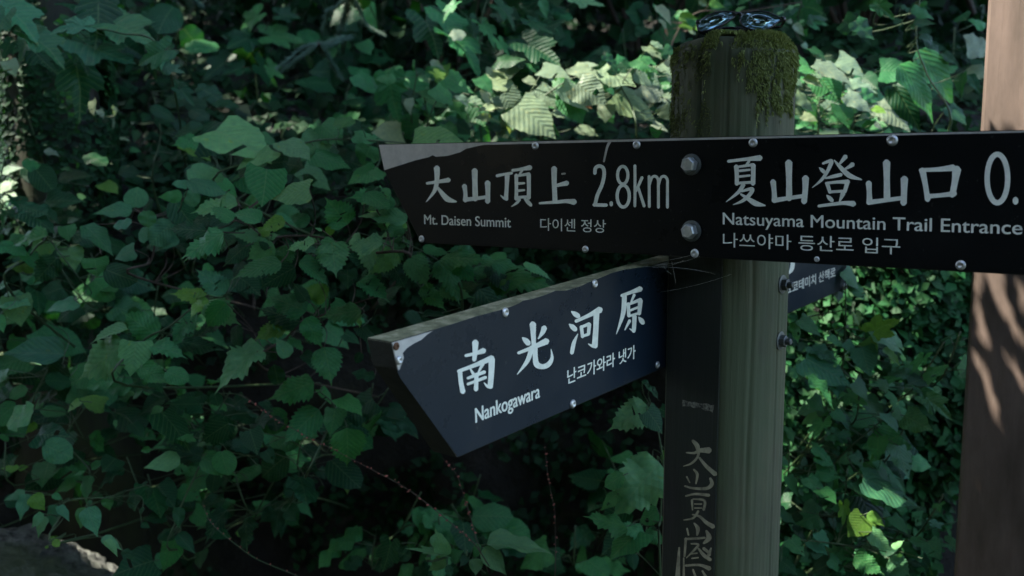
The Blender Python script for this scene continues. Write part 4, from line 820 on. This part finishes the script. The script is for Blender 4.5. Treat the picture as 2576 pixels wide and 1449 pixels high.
conifer('blue-green conifer spray hanging in the dark above the creeper', [[(860, 330), (760, 400), (680, 460), (610, 520)], [(860, 330), (900, 400), (960, 480), (1010, 575)], [(860, 330), (800, 340), (720, 380), (560, 500)], [(860, 330), (930, 330), (1000, 300), (1060, 280)]], 2.9)
conifer('dark conifer spray at the top above the vine rims', [[(1100, -60), (1080, 40), (1060, 130), (1030, 220)], [(1100, -60), (1160, 60), (1220, 180), (1330, 250)], [(1100, -60), (1000, 40), (940, 90), (900, 200)]], 3.1)
conifer('small pale conifer tip above the seedling', [[(-200, -60), (-180, 0), (-140, 40)], [(-200, -60), (-120, -20), (-60, 30)]], 2.9)

# ------------------------------------------------------------------ numpy leaf clouds
def cloud(P, Nrm, S, tint):
    """folded four-triangle leaves at P facing Nrm, length S"""
    n = len(P); Nrm = Nrm / np.linalg.norm(Nrm, axis=1, keepdims=True); t_ = rng.normal(size=(n, 3)); t_ -= (t_ * Nrm).sum(1, keepdims=True) * Nrm; t_ /= np.linalg.norm(t_, axis=1, keepdims=True); b = np.cross(Nrm, t_)
    S = S[:, None]; w_ = S * rng.uniform(.28, .42, (n, 1)); lift = S * .1
    V = np.stack([P - t_ * S * .5, P + b * w_ - t_ * S * .12 + Nrm * lift, P + t_ * S * .12, P + t_ * S * .55 - Nrm * lift, P - b * w_ - t_ * S * .12 + Nrm * lift], 1).reshape(-1, 3)
    i = np.arange(n)[:, None] * 5
    Fc = np.concatenate([i + [0, 2, 1], i + [1, 2, 3], i + [0, 4, 2], i + [4, 3, 2]]); return V, Fc, np.repeat(tint, 5)
def cloud_obj(name, P, Nrm, S, tint, mat, parent=None):
    V, Fc, ti = cloud(P, Nrm, S, tint); me = bpy.data.meshes.new(name); me.vertices.add(len(V)); me.vertices.foreach_set('co', V.astype(np.float32).ravel())
    me.loops.add(len(Fc) * 3); me.loops.foreach_set('vertex_index', Fc.astype(np.int32).ravel()); me.polygons.add(len(Fc)); me.polygons.foreach_set('loop_start', np.arange(0, len(Fc) * 3, 3, dtype=np.int32))
    me.update(calc_edges=True); a = np.ones((len(V), 4), np.float32); a[:, :3] = np.outer(ti, [1, 1, 1]); a[:, 0] *= np.repeat(rng.uniform(.8, 1.3, len(P)), 5)
    me.color_attributes.new('tint', 'FLOAT_COLOR', 'POINT').data.foreach_set('color', a.ravel()); return link(name, me, mat, parent)
# small-leaved ground cover on the whole bank
PP, NN = [], []
def add_cover(n, xr, sr, keep):
    for _ in range(n):
        x = random.uniform(*xr); s = random.uniform(*sr)
        if noise.noise(Vector((x * 3.1, s * 4.3, 5))) < keep: continue
        p = bank_point(x, s); PP.append((p.x, p.y - random.uniform(.0, .05), p.z + random.uniform(0, .03))); NN.append((random.gauss(0, .5), -.8 if s < 1 else -.35, random.uniform(.2, 1.1)))
add_cover(8000, (-1.8, .5), (.02, 1), .05); add_cover(15000, (.45, 1.5), (.02, 1), -.45); add_cover(16000, (-2.6, 2.6), (1.0, 1.9), -.6); add_cover(7000, (-2.0, 1.6), (.8, 1.15), -.7)
PP = np.array(PP); NN = np.array(NN); tag(cloud_obj('ground_cover', PP, NN, np.where(PP[:, 2] > 1.42, rng.uniform(.03, .075, len(PP)), rng.uniform(.014, .042, len(PP))), np.where((PP[:, 0] > .45) & (PP[:, 2] < 1.36), rng.uniform(.7, 2.6, len(PP)), rng.uniform(.45, 1.2, len(PP))), M['cover']), 'small-leaved ground cover matting the dark bank', 'ground cover', kind='stuff')

# ------------------------------------------------------------------ mossy tree standing in the bank (its unseen crown is shaped to shade the place) and two neighbours
def tree(name, label, base, height, rad, lean, group='trees shading the bank'):
    r = empty(name, base); tag(r, label, 'tree', group); vs, fs = [], []
    P = [Vector((lean[0] * t_ * t_ + .05 * math.sin(4 * t_), lean[1] * t_ * t_, height * t_)) for t_ in np.linspace(-.03, 1, 14)]
    tube(vs, fs, P, [rad * (1.5 - .55 * min(1, t_ * 6) - .5 * t_) for t_ in np.linspace(0, 1, 14)], 18)
    for i, v in enumerate(vs): vs[i] = v + Vector((noise.noise(v * 9), noise.noise(v * 9 + Vector((5, 0, 0))), 0)) * rad * .22
    link('trunk', mesh('trunk', vs, fs, True), M['bark'], r); vs, fs = [], []
    for k in range(26):
        t_ = random.uniform(.55, .95); b = Vector((lean[0] * t_ * t_, lean[1] * t_ * t_, height * t_)); az = random.uniform(0, 6.28); e = b + Vector((math.cos(az) * 1.5, math.sin(az) * 1.5, random.uniform(.3, .9)))
        if not open_to_sun(np.array([tuple(base + b.lerp(e, f) + Vector((0, 0, .12))) for f in np.linspace(0, 1, 9)]), .12).all(): continue      # keep boughs out of the crown's sun gaps
        if len(vs) > 9 * 21: break
        tube(vs, fs, [b, (b + e) / 2 + Vector((0, 0, .12)), e], [rad * .32, rad * .2, rad * .08], 7)
    link('branches', mesh('branches', vs, fs, True), M['bark'], r); return r
RAYD = np.array(-TO_SUN)
# sun gaps: where the photograph shows sun reaching the leaves, the unseen crown is carved open
gaps = []
def gap(x, y, d, rad): gaps.append((*at(x, y, d), rad))
for x, y, d, r_ in [(1250, 225, 2.5, .07), (1330, 250, 2.5, .12), (1420, 240, 2.5, .15), (1500, 235, 2.5, .08), (1580, 185, 2.5, .09), (1640, 215, 2.5, .10), (1660, 110, 2.55, .07), (1600, 270, 2.5, .09), (1680, 290, 2.5, .10), (1390, 320, 2.6, .10), (1500, 320, 2.6, .08), (1560, 240, 2.5, .08),
                   (2080, 190, 2.5, .20), (2150, 220, 2.5, .20), (2200, 260, 2.5, .18), (2050, 260, 2.5, .20), (2120, 300, 2.5, .18), (2250, 300, 2.5, .14), (2030, 180, 2.5, .14), (2280, 310, 2.45, .10),
                   (45, 285, 2.75, .06), (20, 170, 2.75, .05), (250, 280, 2.75, .07), (260, 330, 2.75, .05), (50, 375, 2.75, .07), (110, 395, 2.75, .06), (30, 440, 2.75, .07), (60, 470, 2.75, .06), (40, 550, 2.8, .05), (60, 910, 2.75, .07), (30, 890, 2.75, .05), (180, 490, 2.8, .05), (225, 740, 2.9, .07), (240, 790, 2.9, .06), (1460, 650, 2.7, .05), (1700, 20, 2.9, .05), (1760, 40, 2.9, .05)]:
    gap(x, y, d, r_ + (.035 if x < 500 else 0))
for zz in np.arange(.6, 2.62, .12):                                     # crowns carved open so sun reaches the pillar
    for e in (.02, .1, .2): p = Vector((TX, TY, zz)) + e1 * e; gaps.append((*p, .10))
for _ in range(55):
    gap(random.uniform(-20, 1750) if random.random() < .85 else random.uniform(1950, 2400), abs(random.gauss(0, 150)) - 20, random.uniform(3.0, 5.0), random.uniform(.0, .045))
G_ = np.array(gaps)
def open_to_sun(P, size):
    keep = np.ones(len(P), bool)
    for gx, gy, gz, gr in G_:
        v = np.array([gx, gy, gz]) - P; tt = v @ RAYD; dist = np.linalg.norm(v - tt[:, None] * RAYD, axis=1); keep &= ~((dist < gr + size * .30) & (tt > 0))
    return keep
t1 = tree('mossy_tree', 'mossy tree trunk standing dark behind the hanging vine leaves', Vector((-1.22, bank_y(-1.22, .9) + .1, .55)), 6.6, .13, (-1.7, .9))
t2 = tree('unseen_shade_tree', 'tall unseen tree on the bank with a crown shaped to shade the signpost', Vector((-3.4, 5.8, 2.0)), 5.6, .16, (-.4, .6)); t3 = tree('unseen_shade_tree', 'tall unseen tree at the trail edge with a crown shaped to close off the sky', Vector((-3.2, .3, 0)), 7.6, .17, (-.3, .2))
t4 = tree('unseen_shade_tree', 'unseen tree past the pillar, its crown added to darken the slope', Vector((3.6, 6.2, 1.3)), 4.4, .15, (-.6, -.2))  # crown added to block sky light from the slope
def canopy(parent, n, xr, yr, zr, s):
    P = np.stack([rng.uniform(*xr, n), rng.uniform(*yr, n), rng.uniform(*zr, n)], 1); S = rng.uniform(*s, n); k = open_to_sun(P, S)
    P, S = P[k], S[k]; Nn = np.array(TO_SUN) * .7 + np.array([0, 0, .3]) + rng.normal(0, .35, (len(P), 3))
    tag(cloud_obj('crown', P - np.array(parent.location), Nn, S, rng.uniform(.6, 1.3, len(P)), M['crown'], parent), kind='stuff')
canopy(t1, 9500, (-5.1, -.7), (1.2, 3.9), (6.6, 7.8), (.16, .26))
canopy(t2, 15000, (-6.6, .2), (3.9, 9.8), (4.9, 6.8), (.18, .30))
canopy(t4, 9000, (-.6, 4.2), (3.7, 8.5), (4.0, 6.2), (.16, .28))
canopy(t3, 7000, (-5.8, -.9), (-.8, 1.2), (6.6, 7.9), (.16, .28))
# unseen forest left of and behind the standpoint, added to cut light
def added_forest_tree(label, x, y, h, wd):
    r = tree('unseen_forest_tree', label, Vector((x, y, 0)), h, .15, (.2, .2), 'unseen trees added across the trail'); n = 5200; d_ = rng.normal(size=(n, 3)); d_ /= np.linalg.norm(d_, axis=1, keepdims=True); q = rng.uniform(.2, 1, (n, 1)) ** .6
    P = d_ * q * np.array([wd, wd, h * .52]) * (1 + .25 * np.sin(d_[:, :1] * 6 + d_[:, 1:2] * 4 + x)) + np.array([0, 0, h * .55])
    P = P[P[:, 2] > .1]; n = len(P); tag(cloud_obj('crown', P, rng.normal(0, .6, (n, 3)) + np.array([0, 0, .6]), rng.uniform(.16, .3, n), rng.uniform(.5, 1.2, n), M['crown'], r), kind='stuff')
for i, (x, y, h, wd) in enumerate([(-4.2, -1.2, 5.6, 1.7), (-5.0, 1.8, 6.0, 1.8), (-3.4, -3.8, 6.2, 1.9), (-1.0, -5.6, 6.0, 1.9), (-6.2, -3.4, 7.0, 2.2), (1.4, -4.6, 6.0, 1.8), (3.6, -5.2, 6.4, 1.9), (-.6, -3.6, 5.2, 1.3)]):
    added_forest_tree('unseen leafy tree added across the trail to cut light', x, y, h, wd)
# unseen low bough, added and shaped along sun rays to shade the pillar
bough = empty('added_shade_bough', (TX + 1.0, TY + .1, 0)); tag(bough, 'unseen slim tree beyond the pillar, its low bough added to shade the pillar', 'tree'); BL = bough.location
vs, fs = [], []; tube(vs, fs, [Vector((0, 0, -.05)), Vector((.03, .05, 1.2)), Vector((0, .02, 2.6)), Vector((-.1, 0, 3.4))], [.045, .038, .03, .02], 10); link('trunk', mesh('trunk', vs, fs, True), M['bark'], bough)
vs, fs = [], []; tube(vs, fs, [Vector((0, .02, 2.6)), Vector((-.5, .1, 2.86)), Vector((-1.1, .2, 2.72)), Vector((-1.5, .12, 2.4)), Vector((-1.8, .1, 2.2))], [.018, .014, .010, .007, .003], 6); link('branch', mesh('branch', vs, fs, True), M['bark'], bough)
flecks = [(2458, 720, .004), (2462, 790, .004), (2505, 720, .005), (2535, 790, .006), (2480, 860, .003), (2455, 900, .003), (2478, 940, .004), (2490, 985, .006), (2508, 1040, .004), (2570, 740, .007), (2545, 905, .003), (2570, 960, .004), (2470, 670, .004), (2520, 690, .004), (2575, 860, .004)]
fl3 = [(hit(x, y, (Vector((TX, TY, 1)), Vector((-.8, -.6, 0)))), r_) for x, y, r_ in flecks]
P = []
while len(P) < 4200:
    e = random.uniform(-.03, .26); zz = 1.53 - 1.2 * random.random() ** 1.15 + .07 * noise.noise(Vector((e * 40, 1, 2))); q = Vector((TX, TY, zz)) + e1 * e; tt = random.uniform(max(.4, (1.97 - zz) / TO_SUN.z), (2.5 - zz) / TO_SUN.z + .1); p = q + TO_SUN * tt
    if any((f - p - TO_SUN * (f - p).dot(TO_SUN)).length < r_ + .008 for f, r_ in fl3): continue
    P.append(p - BL)
P = np.array([tuple(p) for p in P]); n = len(P); tag(cloud_obj('foliage', P, np.array(TO_SUN) + rng.normal(0, .3, (n, 3)), rng.uniform(.016, .032, n), rng.uniform(.6, 1.2, n), M['crown'], bough), kind='stuff')
n = 2600; P = np.stack([rng.uniform(-2.1, -.85, n), rng.uniform(-1.0, .3, n), rng.uniform(2.0, 2.75, n)], 1); P = P[open_to_sun(P + np.array(BL), np.full(n, .05))]; n = len(P)  # more foliage added to block sky light above the pillar
tag(cloud_obj('foliage', P, rng.normal(0, .5, (n, 3)) + np.array([0, 0, 1]), rng.uniform(.05, .1, n), rng.uniform(.6, 1.2, n), M['crown'], bough), kind='stuff')
# moss hanging on the trunk
P = []; 
for _ in range(14000):
    a = random.uniform(0, 2 * math.pi); z = random.uniform(.0, 1.5)
    if noise.noise(Vector((math.cos(a) * 2, math.sin(a) * 2, z * 4))) < -.3: continue
    P.append((math.cos(a) * .15, math.sin(a) * .15, z))
P = np.array(P); tag(cloud_obj('moss', P, np.stack([P[:, 0] * 6, P[:, 1] * 6, rng.uniform(-.2, .6, len(P))], 1), rng.uniform(.012, .03, len(P)), rng.uniform(.4, 1.6, len(P)), M['cover'], t1), kind='stuff')
# ------------------------------------------------------------------ dark shrubs closing the view up the slope
SPOTS = [(-1.7, 3.9), (-.9, 4.3), (-.2, 3.9), (.5, 4.4), (1.2, 4.0), (1.8, 4.4), (-2.2, 5.4), (-1.2, 5.6), (-.3, 5.4), (.6, 5.7), (1.5, 5.5), (2.3, 5.6), (2.1, 3.7), (2.9, 4.6), (-2.8, 7.0), (-1.4, 7.2), (0, 7.1), (1.4, 7.2), (2.8, 7.0)]
for x, y in SPOTS:
    s = 1 + (y - 2.86) / 2.9; b = bank_point(x, s); b.z -= .05; r = empty('slope_shrub', b); tag(r, 'dark twiggy shrub closing the view up the slope', 'shrub', 'dark shrubs up the slope'); h = random.uniform(.7, 1.1) + .18 * (y - 3.9); vs, fs = [], []
    for k in range(7):
        az = random.uniform(0, 6.28); e = Vector((math.cos(az) * .4, math.sin(az) * .4, h * random.uniform(.6, 1))); tube(vs, fs, [Vector((0, 0, -.05)), e * .5 + Vector((0, 0, .08)), e], [.012, .008, .004], 5)
    link('stem', mesh('stem', vs, fs, True), M['twig'], r); n = 900; d_ = rng.normal(size=(n, 3)); d_ /= np.linalg.norm(d_, axis=1, keepdims=True); q = rng.uniform(.35, 1, (n, 1)) ** .6
    P = d_ * q * np.array([.55, .5, h * .55]) * (1 + .3 * np.sin(d_[:, :1] * 5 + x)) + np.array([0, 0, h * .55]); tag(cloud_obj('foliage', P, d_ + np.array([0, -.2, .7]) + rng.normal(0, .4, (n, 3)), rng.uniform(.04, .085, n), rng.uniform(.5, 1.2, n), M['cover'], r), kind='stuff')
